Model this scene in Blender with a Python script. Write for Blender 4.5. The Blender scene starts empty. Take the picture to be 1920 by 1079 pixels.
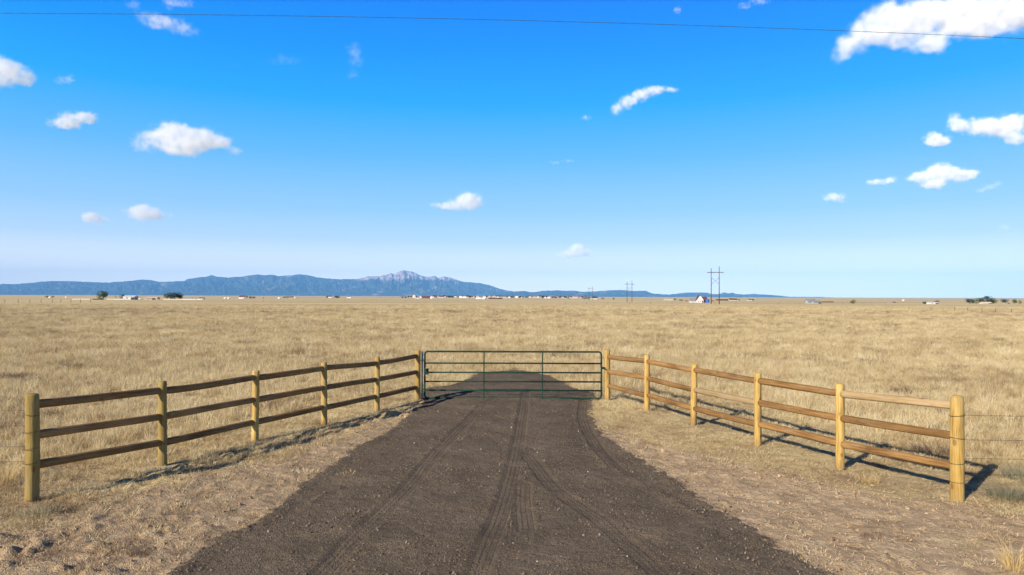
import bpy, bmesh, math, random
import numpy as np
from mathutils import Vector, Matrix
R = math.radians
random.seed(7); rng = np.random.default_rng(7)
SC = bpy.context.scene
COL = SC.collection

# ------------------------------------------------------------------ camera
CAM = Vector((0, 0, 2.79))
FPX = 1280.0
fw = Vector((0, math.cos(0.0129), math.sin(0.0129)))
upv = Vector((0, -math.sin(0.0129), math.cos(0.0129)))
rt = Vector((1, 0, 0))
ROLL = 0.0032
right = (rt + upv * ROLL).normalized(); up = (upv - rt * ROLL).normalized()
cd = bpy.data.cameras.new('camera'); cam = bpy.data.objects.new('camera', cd); COL.objects.link(cam)
cd.sensor_fit = 'HORIZONTAL'; cd.sensor_width = 36; cd.lens = 24; cd.clip_start = 0.1; cd.clip_end = 300000
m = Matrix((right, up, -fw)).transposed().to_4x4(); m.translation = CAM
cam.matrix_world = m
SC.camera = cam

# ------------------------------------------------------------------ light
SUN_EL = 27.5
to_sun = Vector((-0.69, -0.72, math.tan(R(SUN_EL)))).normalized()
ld = bpy.data.lights.new('sun', 'SUN'); lo = bpy.data.objects.new('sun', ld); COL.objects.link(lo)
ld.energy = 5.0; ld.angle = R(0.5); ld.color = (1.0, 0.89, 0.74)
lo.rotation_euler = to_sun.to_track_quat('Z', 'Y').to_euler()
SC.view_settings.view_transform = 'Standard'; SC.view_settings.look = 'None'
SC.view_settings.exposure = 0.6; SC.view_settings.gamma = 1
EXPO = 2 ** 0.6

def lin(c):
    return tuple(((v / 255) / 12.92 if v / 255 <= 0.04045 else ((v / 255 + 0.055) / 1.055) ** 2.4) for v in c)

W = bpy.data.worlds.new('World'); SC.world = W; W.use_nodes = True
nt = W.node_tree; nt.nodes.clear()
out = nt.nodes.new('ShaderNodeOutputWorld'); bg = nt.nodes.new('ShaderNodeBackground')
sky = nt.nodes.new('ShaderNodeTexSky'); sky.sky_type = 'NISHITA'; sky.sun_disc = False
sky.sun_elevation = R(SUN_EL); sky.sun_rotation = math.atan2(to_sun.x, to_sun.y)
sky.ozone_density = 4; sky.air_density = 1.0; sky.dust_density = 0.3; sky.altitude = 1900
tc = nt.nodes.new('ShaderNodeTexCoord'); sep = nt.nodes.new('ShaderNodeSeparateXYZ')
nt.links.new(tc.outputs['Generated'], sep.inputs[0])
rp = nt.nodes.new('ShaderNodeValToRGB'); nt.links.new(sep.outputs['Z'], rp.inputs[0])
SKYR = [(0.0, (219, 238, 254)), (0.012, (217, 237, 254)), (0.025, (214, 236, 254)), (0.044, (208, 232, 254)), (0.08, (185, 222, 254)), (0.121, (157, 211, 255)), (0.196, (110, 193, 255)),
        (0.268, (58, 177, 255)), (0.336, (6, 158, 255)), (0.398, (0, 142, 254)), (0.5, (0, 80, 175)), (0.7, (0, 42, 100)), (1.0, (0, 32, 78))]
HAZE_D, HAZE_A = 2.0e-5, (.15, .33, .55)      # haze density and the colour it tends to
cr = rp.color_ramp
while len(cr.elements) < len(SKYR): cr.elements.new(0.5)
for e, (p, c) in zip(cr.elements, SKYR):
    T = math.exp(-HAZE_D * min(58000, 2100 / max(p, .001)))
    l = [max(0, (v / EXPO - (1 - T) * a) / T) for v, a in zip(lin(c), HAZE_A)]
    e.position = p; e.color = (l[0] * .25, l[1] * .25, l[2] * .25, 1)
sm = nt.nodes.new('ShaderNodeVectorMath'); sm.operation = 'SCALE'; sm.inputs['Scale'].default_value = 0.8
nt.links.new(sky.outputs[0], sm.inputs[0])
r10 = nt.nodes.new('ShaderNodeVectorMath'); r10.operation = 'SCALE'; r10.inputs['Scale'].default_value = 40
nt.links.new(rp.outputs[0], r10.inputs[0])
mx = nt.nodes.new('ShaderNodeMix'); mx.data_type = 'VECTOR'; mx.inputs[0].default_value = 0.985
nt.links.new(sm.outputs[0], mx.inputs[4]); nt.links.new(r10.outputs[0], mx.inputs[5])
nt.links.new(mx.outputs[1], bg.inputs[0]); bg.inputs[1].default_value = 0.1
nt.links.new(bg.outputs[0], out.inputs[0])
SC.cycles.volume_bounces = 10; SC.cycles.max_bounces = 12; SC.cycles.transparent_max_bounces = 16
SC.cycles.volume_step_rate = 1.0; SC.cycles.volume_max_steps = 256
SC.cycles.sample_clamp_indirect = 6

# ------------------------------------------------------------------ helpers
def ray(px, py):
    d = fw * FPX + right * (px - 960) - up * (py - 539.5)
    return d / d.y
def at(px, py, Y): return CAM + ray(px, py) * Y        # point of the place seen at that pixel, Y metres ahead
def smooth(a, b, x):
    t = np.clip((x - a) / (b - a), 0, 1); return t * t * (3 - 2 * t)
def hsh(ix, iy, s):
    h = (ix.astype(np.int64) * 374761393 + iy.astype(np.int64) * 668265263 + s * 1442695041) & 0xffffffff
    h = ((h ^ (h >> 13)) * 1274126177) & 0xffffffff
    return ((h ^ (h >> 16)) & 0xffffff) / float(0xffffff)
def vnoise(x, y, s=0):
    ix = np.floor(x); iy = np.floor(y); fx = x - ix; fy = y - iy
    fx = fx * fx * (3 - 2 * fx); fy = fy * fy * (3 - 2 * fy)
    a = hsh(ix, iy, s); b = hsh(ix + 1, iy, s); c = hsh(ix, iy + 1, s); d = hsh(ix + 1, iy + 1, s)
    return (a * (1 - fx) + b * fx) * (1 - fy) + (c * (1 - fx) + d * fx) * fy
def fbm(x, y, o=4, s=0):
    v = 0; a = 0.5; t = 0
    for k in range(o):
        v = v + a * vnoise(x * 2 ** k, y * 2 ** k, s + k * 17); t += a; a *= 0.5
    return v / t
PROF_D = [0, 25, 100, 400, 620, 900, 2500, 6000, 25000, 80000]
PROF_Z = [0, 0, -0.25, -1.25, -2.2, -3.1, -5.5, -8, -8, -8]
def base_h(x, y):
    r = np.hypot(x, y)
    z = np.interp(r, PROF_D, PROF_Z)
    u = (fbm(x / 60 + 9.3, y / 60, 3, 5) - .5) * 0.5 * smooth(30, 200, r)
    u = u + (fbm(x / 9, y / 9, 3, 9) - .5) * 0.10 * smooth(20, 40, r)
    u = u + (fbm(x / 700 + 4, y / 500, 3, 11) - .5) * 3.0 * smooth(900, 3000, r)
    return z + u
def gz(x, y): return float(base_h(np.array([x], float), np.array([y], float))[0])
def ground_hit(px, py):
    r_ = ray(px, py); Y = -CAM.z / r_.z if r_.z < 0 else 3000
    for _ in range(30):
        Y = min(9000, (gz(r_.x * Y, Y) - CAM.z) / min(r_.z, -1e-5))
    return (r_.x * Y, Y)
def tag(o, label=None, cat=None, group=None, kind=None):
    if label: o['label'] = label
    if cat: o['category'] = cat
    if group: o['group'] = group
    if kind: o['kind'] = kind
    return o
def mesh_obj(name, verts, faces, mats, parent=None, fmat=None, smooth_=False, loc=None):
    me = bpy.data.meshes.new(name); me.from_pydata([tuple(v) for v in verts], [], faces)
    for mt in (mats if isinstance(mats, (list, tuple)) else [mats]): me.materials.append(mt)
    if fmat: me.polygons.foreach_set('material_index', fmat)
    if smooth_: me.polygons.foreach_set('use_smooth', [True] * len(me.polygons))
    me.update()
    o = bpy.data.objects.new(name, me); COL.objects.link(o)
    if parent: o.parent = parent
    if loc is not None: o.location = loc
    return o
def empty(name, loc, rz=0):
    o = bpy.data.objects.new(name, None); COL.objects.link(o); o.location = loc; o.rotation_euler = (0, 0, rz)
    o.empty_display_size = 0.3; return o
class MB:
    def __init__(s): s.v = []; s.f = []; s.m = []
    def add(s, v, f, m=0):
        n = len(s.v); s.v += [tuple(a) for a in v]; s.f += [tuple(i + n for i in q) for q in f]; s.m += [m] * len(f)
    def box(s, x0, x1, y0, y1, z0, z1, m=0):
        s.add([(x0, y0, z0), (x1, y0, z0), (x1, y1, z0), (x0, y1, z0), (x0, y0, z1), (x1, y0, z1), (x1, y1, z1), (x0, y1, z1)],
              [(0, 3, 2, 1), (4, 5, 6, 7), (0, 1, 5, 4), (1, 2, 6, 5), (2, 3, 7, 6), (3, 0, 4, 7)], m)
    def tube(s, pts, rad, n=10, m=0, cap=True):
        pts = [Vector(p) for p in pts]; rad = rad if isinstance(rad, (list, tuple)) else [rad] * len(pts)
        rings = []; prev = None
        for i, p in enumerate(pts):
            d = (pts[min(i + 1, len(pts) - 1)] - pts[max(i - 1, 0)]).normalized()
            a = prev if prev else (Vector((0, 0, 1)) if abs(d.z) < .9 else Vector((1, 0, 0)))
            a = (a - d * a.dot(d)).normalized(); prev = a; b = d.cross(a)
            rings.append([p + (a * math.cos(t) + b * math.sin(t)) * rad[i] for t in [k * 2 * math.pi / n for k in range(n)]])
        v = [q for r_ in rings for q in r_]; f = []
        for i in range(len(pts) - 1):
            for k in range(n):
                f.append((i * n + k, i * n + (k + 1) % n, (i + 1) * n + (k + 1) % n, (i + 1) * n + k))
        if cap: f.append(tuple(range(n - 1, -1, -1))); f.append(tuple((len(pts) - 1) * n + k for k in range(n)))
        s.add(v, f, m)
    def build(s, name, mats, parent=None, smooth_=False, loc=None):
        return mesh_obj(name, s.v, s.f, mats, parent, s.m, smooth_, loc)

# ------------------------------------------------------------------ materials
def new_mat(name, rough=0.85, col=(.5, .5, .5), spec=0.2, metal=0):
    mt = bpy.data.materials.new(name); mt.use_nodes = True
    b = mt.node_tree.nodes['Principled BSDF']
    b.inputs['Base Color'].default_value = (*col, 1); b.inputs['Roughness'].default_value = rough
    b.inputs['Specular IOR Level'].default_value = spec; b.inputs['Metallic'].default_value = metal
    return mt, mt.node_tree, b
class NB:
    """tiny node builder"""
    def __init__(s, nt): s.nt = nt
    def n(s, t, **k):
        o = s.nt.nodes.new(t)
        for a, b in k.items(): setattr(o, a, b)
        return o
    def L(s, a, b): s.nt.links.new(a, b)
    def setin(s, inp, v):
        if hasattr(v, 'is_output') or hasattr(v, 'links'): s.L(v, inp)
        elif isinstance(v, tuple) and len(v) == 3 and inp.type == 'RGBA': inp.default_value = (*v, 1)
        else: inp.default_value = v
    def math(s, op, a, b=0.0, c=None, clamp=False):
        o = s.n('ShaderNodeMath', operation=op, use_clamp=clamp); s.setin(o.inputs[0], a); s.setin(o.inputs[1], b)
        if c is not None: s.setin(o.inputs[2], c)
        return o.outputs[0]
    def vm(s, op, a, b=None):
        o = s.n('ShaderNodeVectorMath', operation=op); s.setin(o.inputs[0], a)
        if b is not None: s.setin(o.inputs[1], b)
        return o.outputs['Value'] if op in ('LENGTH', 'DOT_PRODUCT') else o.outputs[0]
    def mr(s, v, a, b, c=0.0, d=1.0, sm_=False):
        o = s.n('ShaderNodeMapRange', interpolation_type='SMOOTHSTEP' if sm_ else 'LINEAR')
        for i, q in enumerate((v, a, b, c, d)): s.setin(o.inputs[i], q)
        return o.outputs[0]
    def mix(s, f, a, b, bt='MIX'):
        o = s.n('ShaderNodeMix', data_type='RGBA', blend_type=bt); s.setin(o.inputs[0], f); s.setin(o.inputs[6], a); s.setin(o.inputs[7], b)
        return o.outputs[2]
    def noise(s, vec, scale, detail=4, rough=.55, dist=0):
        o = s.n('ShaderNodeTexNoise'); o.inputs['Scale'].default_value = scale; o.inputs['Detail'].default_value = detail
        o.inputs['Roughness'].default_value = rough; o.inputs['Distortion'].default_value = dist
        if vec is not None: s.L(vec, o.inputs['Vector'])
        return o.outputs['Fac']
    def voro(s, vec, scale, feat='F1', rnd=1):
        o = s.n('ShaderNodeTexVoronoi', feature=feat); o.inputs['Scale'].default_value = scale
        if vec is not None: s.L(vec, o.inputs['Vector'])
        return o
    def ramp(s, f, stops):
        o = s.n('ShaderNodeValToRGB'); s.L(f, o.inputs[0]); c = o.color_ramp
        while len(c.elements) < len(stops): c.elements.new(.5)
        for e, (p, q) in zip(c.elements, stops): e.position = p; e.color = (*q, 1)
        return o.outputs[0]
    def mapping(s, vec, sc=(1, 1, 1), loc=(0, 0, 0)):
        o = s.n('ShaderNodeMapping'); s.L(vec, o.inputs[0]); o.inputs['Scale'].default_value = sc; s.setin(o.inputs['Location'], loc)
        return o.outputs[0]
    def bump(s, h, st, dist, normal=None):
        o = s.n('ShaderNodeBump'); s.L(h, o.inputs['Height']); o.inputs['Strength'].default_value = st; o.inputs['Distance'].default_value = dist
        if normal is not None: s.L(normal, o.inputs['Normal'])
        return o.outputs[0]
def simple(name, col, rough=.8, spec=.2, metal=0, var=.25, scale=2.0):
    mt, t, b = new_mat(name, rough, col, spec, metal); g = NB(t)
    co = g.n('ShaderNodeTexCoord').outputs['Object']; nz = g.noise(co, scale, 5)
    k = g.mr(nz, .3, .7, 1 - var, 1 + var)
    c = g.n('ShaderNodeVectorMath', operation='SCALE'); c.inputs[0].default_value = col; g.L(k, c.inputs['Scale']); g.L(c.outputs[0], b.inputs['Base Color'])
    return mt

def straw_mat(name, stops, transl=True):
    mt, t, b = new_mat(name, .9, spec=.1); g = NB(t)
    pos = g.n('ShaderNodeNewGeometry').outputs['Position']
    rnd = g.n('ShaderNodeObjectInfo').outputs['Random']
    flat = g.mapping(pos, (1, 1, .05))
    big = g.noise(flat, .16, 3); mid = g.noise(flat, .8, 3)
    f = g.math('ADD', g.math('MULTIPLY', big, .55), g.math('ADD', g.math('MULTIPLY', mid, .35), g.math('MULTIPLY', rnd, .55)))
    f = g.mr(f, .38, 1.02)
    c = g.ramp(f, stops)
    # blade base browner (dead sheaths)
    g.L(c, b.inputs['Base Color'])
    if transl:
        tr = g.n('ShaderNodeBsdfTranslucent'); g.L(c, tr.inputs[0]); ms = g.n('ShaderNodeMixShader'); ms.inputs[0].default_value = .3
        g.L(b.outputs[0], ms.inputs[1]); g.L(tr.outputs[0], ms.inputs[2]); g.L(ms.outputs[0], t.nodes['Material Output'].inputs[0])
    return mt
STRAW = [(0.0, (.27, .185, .11)), (.2, (.42, .31, .165)), (.45, (.59, .465, .25)), (.7, (.70, .583, .345)), (1.0, (.78, .68, .44))]
M_straw = straw_mat('dry_grass', STRAW)
M_litter = straw_mat('straw', [(0, (.30, .20, .11)), (.5, (.52, .385, .21)), (1, (.72, .57, .34))], False)
M_weed = straw_mat('dead_weed', [(0, (.13, .085, .065)), (.5, (.24, .165, .115)), (1, (.36, .25, .16))])
M_sage = straw_mat('sage', [(0, (.17, .16, .10)), (.5, (.27, .26, .165)), (1, (.42, .39, .25))])
M_bright = straw_mat('bright_straw', [(0, (.6, .44, .2)), (1, (.8, .62, .32))])

def wood_mat(name, c_dark, c_mid, c_light, axis, knots=True):
    mt, t, b = new_mat(name, .72, spec=.25); g = NB(t)
    co = g.n('ShaderNodeTexCoord').outputs['Object']; oi = g.n('ShaderNodeObjectInfo').outputs['Random']
    off = g.n('ShaderNodeCombineXYZ'); g.L(g.math('MULTIPLY', oi, 37.0), off.inputs[0]); g.L(g.math('MULTIPLY', oi, 91.0), off.inputs[2])
    co = g.vm('ADD', co, off.outputs[0])
    sc = [22, 22, 22]; sc[axis] = 1.1
    grain = g.noise(g.mapping(co, tuple(sc)), 2.2, 6, .6, .6)
    sc2 = [2.5, 2.5, 2.5]; sc2[axis] = .8
    blot = g.noise(g.mapping(co, tuple(sc2)), 1.6, 3)
    f = g.math('ADD', g.math('MULTIPLY', grain, .55), g.math('MULTIPLY', blot, .5))
    c = g.ramp(f, [(.36, c_dark), (.5, c_mid), (.66, c_light)])
    if knots:
        sk = [9, 9, 9]; sk[axis] = 5
        v = g.voro(g.mapping(co, tuple(sk)), 1.0)
        k = g.mr(v.outputs['Distance'], .17, .30, 1, 0, True)
        rr = g.n('ShaderNodeSeparateColor'); g.L(v.outputs['Color'], rr.inputs[0])
        k = g.math('MULTIPLY', k, g.math('GREATER_THAN', rr.outputs[0], .55))
        c = g.mix(g.math('MULTIPLY', k, .7), c, (.17, .085, .03))
    # fine cracks
    s3 = [60, 60, 60]; s3[axis] = 1.5
    cr_ = g.noise(g.mapping(co, tuple(s3)), 1.0, 2, .5)
    ck = g.mr(cr_, .66, .72, 0, .6)
    c = g.mix(ck, c, (.10, .055, .025))
    w_ = g.n('ShaderNodeVectorMath', operation='SCALE'); g.L(c, w_.inputs[0]); g.L(g.mr(oi, 0, 1, .82, 1.15), w_.inputs['Scale']); c = w_.outputs[0]
    gy_ = g.mr(g.noise(g.mapping(co, tuple(sc2)), 3.5, 5, .7), .52, .7, 0, .45); c = g.mix(gy_, c, (.26, .20, .13))
    if axis == 2:
        zz = g.n('ShaderNodeSeparateXYZ'); g.L(g.n('ShaderNodeTexCoord').outputs['Object'], zz.inputs[0])
        st = g.mr(g.math('ADD', zz.outputs[2], g.math('MULTIPLY', blot, .25)), .42, .66, .6, 0); c = g.mix(st, c, (.20, .13, .07))
    g.L(c, b.inputs['Base Color'])
    g.L(g.bump(grain, .7, .010), b.inputs['Normal'])
    return mt
M_post = wood_mat('yellow_treated_pine', (.21, .115, .028), (.41, .265, .072), (.54, .39, .135), 2)
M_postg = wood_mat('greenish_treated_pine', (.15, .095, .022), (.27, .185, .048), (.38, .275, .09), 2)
M_rail = wood_mat('brown_treated_rail', (.10, .050, .016), (.21, .112, .036), (.33, .19, .068), 0)
M_railp = wood_mat('pale_weathered_rail', (.26, .17, .08), (.37, .26, .13), (.46, .34, .19), 0)
M_gate = simple('green_painted_tube', (.009, .040, .026), .7, .2, 0, .45, 3)
M_steel = simple('galvanised_steel', (.36, .36, .34), .5, .4, .3, .2, 5)
M_wire = simple('rusty_wire', (.10, .075, .06), .6, .3, .5, .3, 8)
M_cable = simple('dark_cable', (.05, .05, .055), .6)
M_pole = simple('weathered_pole_wood', (.11, .08, .065), .9)
M_white = simple('white_wall', (.78, .76, .72), .8, var=.06)
M_cream = simple('cream_wall', (.62, .55, .46), .8, var=.08)
M_pink = simple('pinkish_stucco', (.55, .38, .30), .8, var=.08)
M_greyw = simple('grey_siding', (.40, .42, .45), .8, var=.1)
M_metalw = simple('pale_metal_siding', (.52, .54, .54), .5, var=.06)
M_redw = simple('barn_red', (.17, .055, .045), .8)
M_darkr = simple('dark_roof', (.06, .05, .05), .85)
M_maroon = simple('maroon_roof', (.14, .05, .05), .8)
M_greyr = simple('grey_roof', (.20, .21, .23), .8)
M_glass = simple('window_glass', (.03, .04, .05), .15, .6)
M_door = simple('brown_door', (.15, .08, .05), .6)
M_black = simple('black_paint', (.015, .015, .018), .4, .5)
M_blue = simple('blue_paint', (.02, .12, .45), .5, .4)
M_redp = simple('red_paint', (.45, .04, .03), .4, .5)
M_rubber = simple('rubber', (.02, .02, .02), .9)
M_bark = simple('bark', (.12, .08, .055), .95)
M_leafd = simple('evergreen_needles', (.030, .052, .030), .8, var=.5, scale=1.2)
M_leafm = simple('green_leaves', (.055, .090, .028), .8, var=.5, scale=1.2)
M_leafo = simple('olive_leaves', (.20, .19, .06), .8, var=.4, scale=1.2)

# ------------------------------------------------------------------ ground
def wpt(px, py):
    r_ = ray(px, py); Y = -CAM.z / r_.z; return (r_.x * Y, Y)
road_l = [(325,1079),(404,1010),(467,993),(525,947),(567,910),(625,872),(667,839),(717,818),(762,785),(790,756),(786,740),(797,730),(843,724),(872,713),(893,703),(927,697),(968,694)]
road_r = [(989,697),(1031,705),(1058,720),(1081,730),(1114,738),(1118,748),(1113,756),(1107,781),(1126,812),(1163,841),(1201,863),(1242,888),(1277,910),(1314,935),(1352,960),(1402,988),(1446,1017),(1490,1042)]
poly = [(-60, -8), (-60, .5), (-8, .8), (-5, 3.0), (-3.7, 5.5)] + [wpt(*p) for p in road_l] + [wpt(*p) for p in road_r] + [(3.4, 6.2), (4.2, 4.5), (6, 2.2), (9, .8), (60, .5), (60, -8)]
def poly_sd(P, x, y):
    """signed distance, positive inside"""
    d = np.full(x.shape, 1e9); ins = np.zeros(x.shape, bool); n = len(P)
    for i in range(n):
        x0, y0 = P[i]; x1, y1 = P[(i + 1) % n]
        dx, dy = x1 - x0, y1 - y0; t = np.clip(((x - x0) * dx + (y - y0) * dy) / (dx * dx + dy * dy + 1e-12), 0, 1)
        d = np.minimum(d, np.hypot(x - x0 - t * dx, y - y0 - t * dy))
        c = ((y0 > y) != (y1 > y)) & (x < (x1 - x0) * (y - y0) / (y1 - y0 + 1e-12) + x0)
        ins ^= c
    return np.where(ins, d, -d)
dirtL = [(-60,-9),(-60,5)]+[wpt(*p) for p in [(0,1010),(120,968),(230,932),(330,903),(430,880),(520,856),(600,830),(680,806),(745,785),(775,764),(800,770),(800,900),(500,1079)]]+[(-2,0)]
dirtR = [(2, 0)] + [wpt(*p) for p in [(1120,1079),(1080,850),(1110,800),(1165,805),(1230,840),(1330,856),(1450,885),(1560,912),(1680,935),(1790,942),(1850,955),(1930,975)]] + [(9.5, 7.5), (60, 5), (60,-9)]
tracks = [[(560,1130),(617,1068),(675,1006),(754,935),(812,860),(875,797),(905,765)],
          [(870,1160),(904,1052),(942,960),(967,864),(983,760),(985,735)],
          [(985,1000),(978,950),(980,915)],
          [(987,856),(1010,885),(1042,927),(1116,973),(1145,998),(1230,1079),(1260,1110)],
          [(1095,752),(1090,790),(1130,855),(1155,880)]]
tracks = [[wpt(*p) for p in t] for t in tracks]
def chaikin(P, n=3):
    for _ in range(n):
        Q = [P[0]]
        for a, b in zip(P[:-1], P[1:]): Q += [(a[0] * .75 + b[0] * .25, a[1] * .75 + b[1] * .25), (a[0] * .25 + b[0] * .75, a[1] * .25 + b[1] * .75)]
        P = Q + [P[-1]]
    return P
tracks = [chaikin(t) for t in tracks]
def track_uv(x, y):
    bu = np.full(x.shape, 9.0); bv = np.zeros(x.shape); k = 0.0
    for t in tracks:
        s = 0.0
        for i in range(len(t) - 1):
            x0, y0 = t[i]; x1, y1 = t[i + 1]; L_ = math.hypot(x1 - x0, y1 - y0); dx, dy = (x1 - x0) / L_, (y1 - y0) / L_
            a = (x - x0) * dx + (y - y0) * dy; u = (x - x0) * dy - (y - y0) * dx
            ac = np.clip(a, 0, L_); dd = np.hypot(u, a - ac)
            sel = dd < np.abs(bu)
            bu = np.where(sel, np.where(np.abs(a - ac) > .001, dd * np.sign(u + 1e-9), u), bu); bv = np.where(sel, s + ac, bv)
            s += L_
    return bu, bv
def ridge_line(x, y, P):
    d = np.full(x.shape, 1e9)
    for i in range(len(P) - 1):
        x0, y0 = P[i]; x1, y1 = P[i + 1]; dx, dy = x1 - x0, y1 - y0; t = np.clip(((x - x0) * dx + (y - y0) * dy) / (dx * dx + dy * dy), 0, 1)
        d = np.minimum(d, np.hypot(x - x0 - t * dx, y - y0 - t * dy))
    return d
bermL = [wpt(*p) for p in [(150,935),(300,890),(400,865),(480,845),(560,822),(640,806),(720,785),(775,765)]]
rutL = [wpt(*p) for p in [(570, 958), (598, 938), (636, 920)]]; rutR = [wpt(*p) for p in [(1115, 845), (1145, 880), (1190, 905), (1270, 945), (1330, 985), (1420, 1020)]]
def full_h(x, y):
    z = base_h(x, y)
    near = (np.abs(x) < 40) & (y > -5) & (y < 45)
    sd = poly_sd(poly, x, y)
    a = np.zeros(x.shape)
    a = a + smooth(-.1, 1.2, sd) * .05                                    # crowned road bed
    a = a + np.exp(-((sd - .06) / .14) ** 2) * .035 * fbm(x * 3, y * 3, 3, 3)   # windrow along the edge
    dl = poly_sd(dirtL, x, y); dr = poly_sd(dirtR, x, y)
    bare = np.maximum(smooth(-.3, .3, dl), smooth(-.4, .4, dr)); offroad = smooth(.1, -.1, sd)
    a = a + (fbm(x * 5, y * 5, 4, 21) - .5) * .045 * offroad
    a = a + np.maximum(fbm(x * 5, y * 5, 5, 31) - .53, 0) * .28 * offroad * smooth(-2.5, -4.5, x) * smooth(9.5, 7.5, y)
    a = a + np.maximum(fbm(x * 11, y * 11, 3, 36) - .58, 0) * .10 * offroad * bare
    b = ridge_line(x, y, bermL)
    a = a + np.exp(-(b / .28) ** 2) * (np.maximum(fbm(x * 3.1, y * 3.1, 5, 41) - .45, 0)) * .26 
    a = a + (fbm(x * 8, y * 8, 3, 51) - .5) * .014 * smooth(0, .2, sd)
    a = a + np.exp(-(ridge_line(x, y, rutL) / .05) ** 2) * .05 * fbm(x * 9, y * 9, 3, 61) + np.exp(-(ridge_line(x, y, rutR) / .10) ** 2) * .035 * fbm(x * 9, y * 9, 3, 62)
    a = a + (fbm(x * 2.2, y * 2.2, 3, 57) - .5) * .04
    u, v = track_uv(x, y); au = np.abs(u)
    tr = smooth(.14, .11, au); sh = np.exp(-((au - .155) / .025) ** 2)
    a = a - tr * .008 + sh * .005
    # raised lug rows of the tyre tread
    return z + np.where(near, a * smooth(42, 34, y), 0)
def axis(lo, hi, step, far_lo, far_hi, g):
    c = list(np.arange(lo, hi + 1e-6, step)); a = []; s = step; v = hi
    while v < far_hi: s *= g; v += s; a.append(min(v, far_hi))
    b = []; s = step; v = lo
    while v > far_lo: s *= g; v -= s; b.append(max(v, far_lo))
    return np.array(b[::-1] + c + a)
gx = axis(-8, 8, .036, -58000, 58000, 1.075)
gy = np.concatenate([np.array([-3000, -1500, -700, -300, -150, -70, -30, -15, -8, -4, -1, 1, 3, 4.5, 5.5]), axis(6.0, 12.0, .032, 6.0, 20.5, 1.005)[0:], axis(20.6, 20.7, .085, 20.6, 58000, 1.07)[0:]])
gy = np.unique(np.round(gy, 4))
X, Y = np.meshgrid(gx, gy); nx, ny = len(gx), len(gy)
Zt = full_h(X, Y)
me = bpy.data.meshes.new('ground')
co = np.stack([X, Y, Zt], -1).reshape(-1, 3).astype(np.float32)
i0 = (np.arange(ny - 1)[:, None] * nx + np.arange(nx - 1)[None, :]).reshape(-1)
q = np.stack([i0, i0 + 1, i0 + 1 + nx, i0 + nx], -1).astype(np.int32)
me.vertices.add(len(co)); me.vertices.foreach_set('co', co.ravel())
me.loops.add(q.size); me.loops.foreach_set('vertex_index', q.ravel())
me.polygons.add(len(q)); me.polygons.foreach_set('loop_start', np.arange(0, q.size, 4, dtype=np.int32)); me.polygons.foreach_set('loop_total', np.full(len(q), 4, np.int32))
me.polygons.foreach_set('use_smooth', np.ones(len(q), bool)); me.update(calc_edges=True)
SD = poly_sd(poly, X, Y); DL = poly_sd(dirtL, X, Y); DR = poly_sd(dirtR, X, Y); U, V = track_uv(X, Y)
for nm, a in (('road_dist', np.clip(SD, -3, 3)), ('bare_left', np.clip(DL, -3, 3)), ('bare_right', np.clip(DR, -3, 3)), ('track_u', np.clip(U, -1, 1)), ('track_v', V)):
    at_ = me.attributes.new(nm, 'FLOAT', 'POINT'); at_.data.foreach_set('value', a.astype(np.float32).ravel())
ground = bpy.data.objects.new('ground', me); COL.objects.link(ground); tag(ground, kind='structure')

mt, t, b = new_mat('prairie_ground', .95, spec=.08); g = NB(t)
pos = g.n('ShaderNodeNewGeometry').outputs['Position']
def attr(nm): return g.n('ShaderNodeAttribute', attribute_name=nm).outputs['Fac']
flat = g.mapping(pos, (1, 1, .05))
n_l = g.noise(flat, .16, 3); n_m = g.noise(flat, .8, 3); n_f = g.noise(pos, 14, 6, .65); n_s = g.noise(pos, 70, 3, .6)
n_xl = g.noise(g.mapping(flat, (.3, 1.6, 1)), .012, 6, .62); n_xxl = g.noise(g.mapping(flat, (.25, 1.5, 1)), .0016, 5, .6)
# far grassland: streaky large patches
ff = g.math('ADD', g.math('MULTIPLY', n_l, .55), g.math('ADD', g.math('MULTIPLY', n_m, .4), g.math('MULTIPLY', n_f, .35)))
fx = g.math('ADD', g.math('MULTIPLY', g.math('SUBTRACT', n_xl, .5), .8), g.math('MULTIPLY', g.math('SUBTRACT', n_xxl, .5), .4))
ff = g.mr(g.math('ADD', ff, fx), .42, .92)
grassc = g.ramp(ff, [(0, (.29, .205, .125)), (.3, (.48, .37, .19)), (.6, (.62, .50, .265)), (1, (.72, .60, .34))])
dirt_n = g.noise(pos, 2.2, 5, .6); 
dn = g.math('ADD', g.math('MULTIPLY', dirt_n, .5), g.math('ADD', g.math('MULTIPLY', n_f, .35), g.math('MULTIPLY', n_s, .25)))
dirtc = g.ramp(dn, [(.36, (.15, .103, .060)), (.45, (.275, .198, .120)), (.57, (.385, .285, .175)), (.7, (.51, .39, .25))])
road_n = g.noise(pos, 1.1, 5, .6); vo = g.voro(pos, 55); vs = g.n('ShaderNodeSeparateColor'); g.L(vo.outputs['Color'], vs.inputs[0])
rn = g.math('ADD', g.math('MULTIPLY', road_n, .6), g.math('MULTIPLY', n_s, .45))
roadc = g.ramp(rn, [(.34, (.104, .079, .053)), (.52, (.152, .117, .079)), (.70, (.208, .163, .114))])
spk = g.math('MULTIPLY', g.math('GREATER_THAN', vs.outputs[0], .93), g.math('LESS_THAN', vo.outputs['Distance'], .45))
roadc = g.mix(g.math('MULTIPLY', spk, .35), roadc, (.30, .25, .20))
dk = g.math('MULTIPLY', g.math('LESS_THAN', vs.outputs[1], .22), .55)
roadc = g.mix(dk, roadc, (.055, .042, .032))
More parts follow.
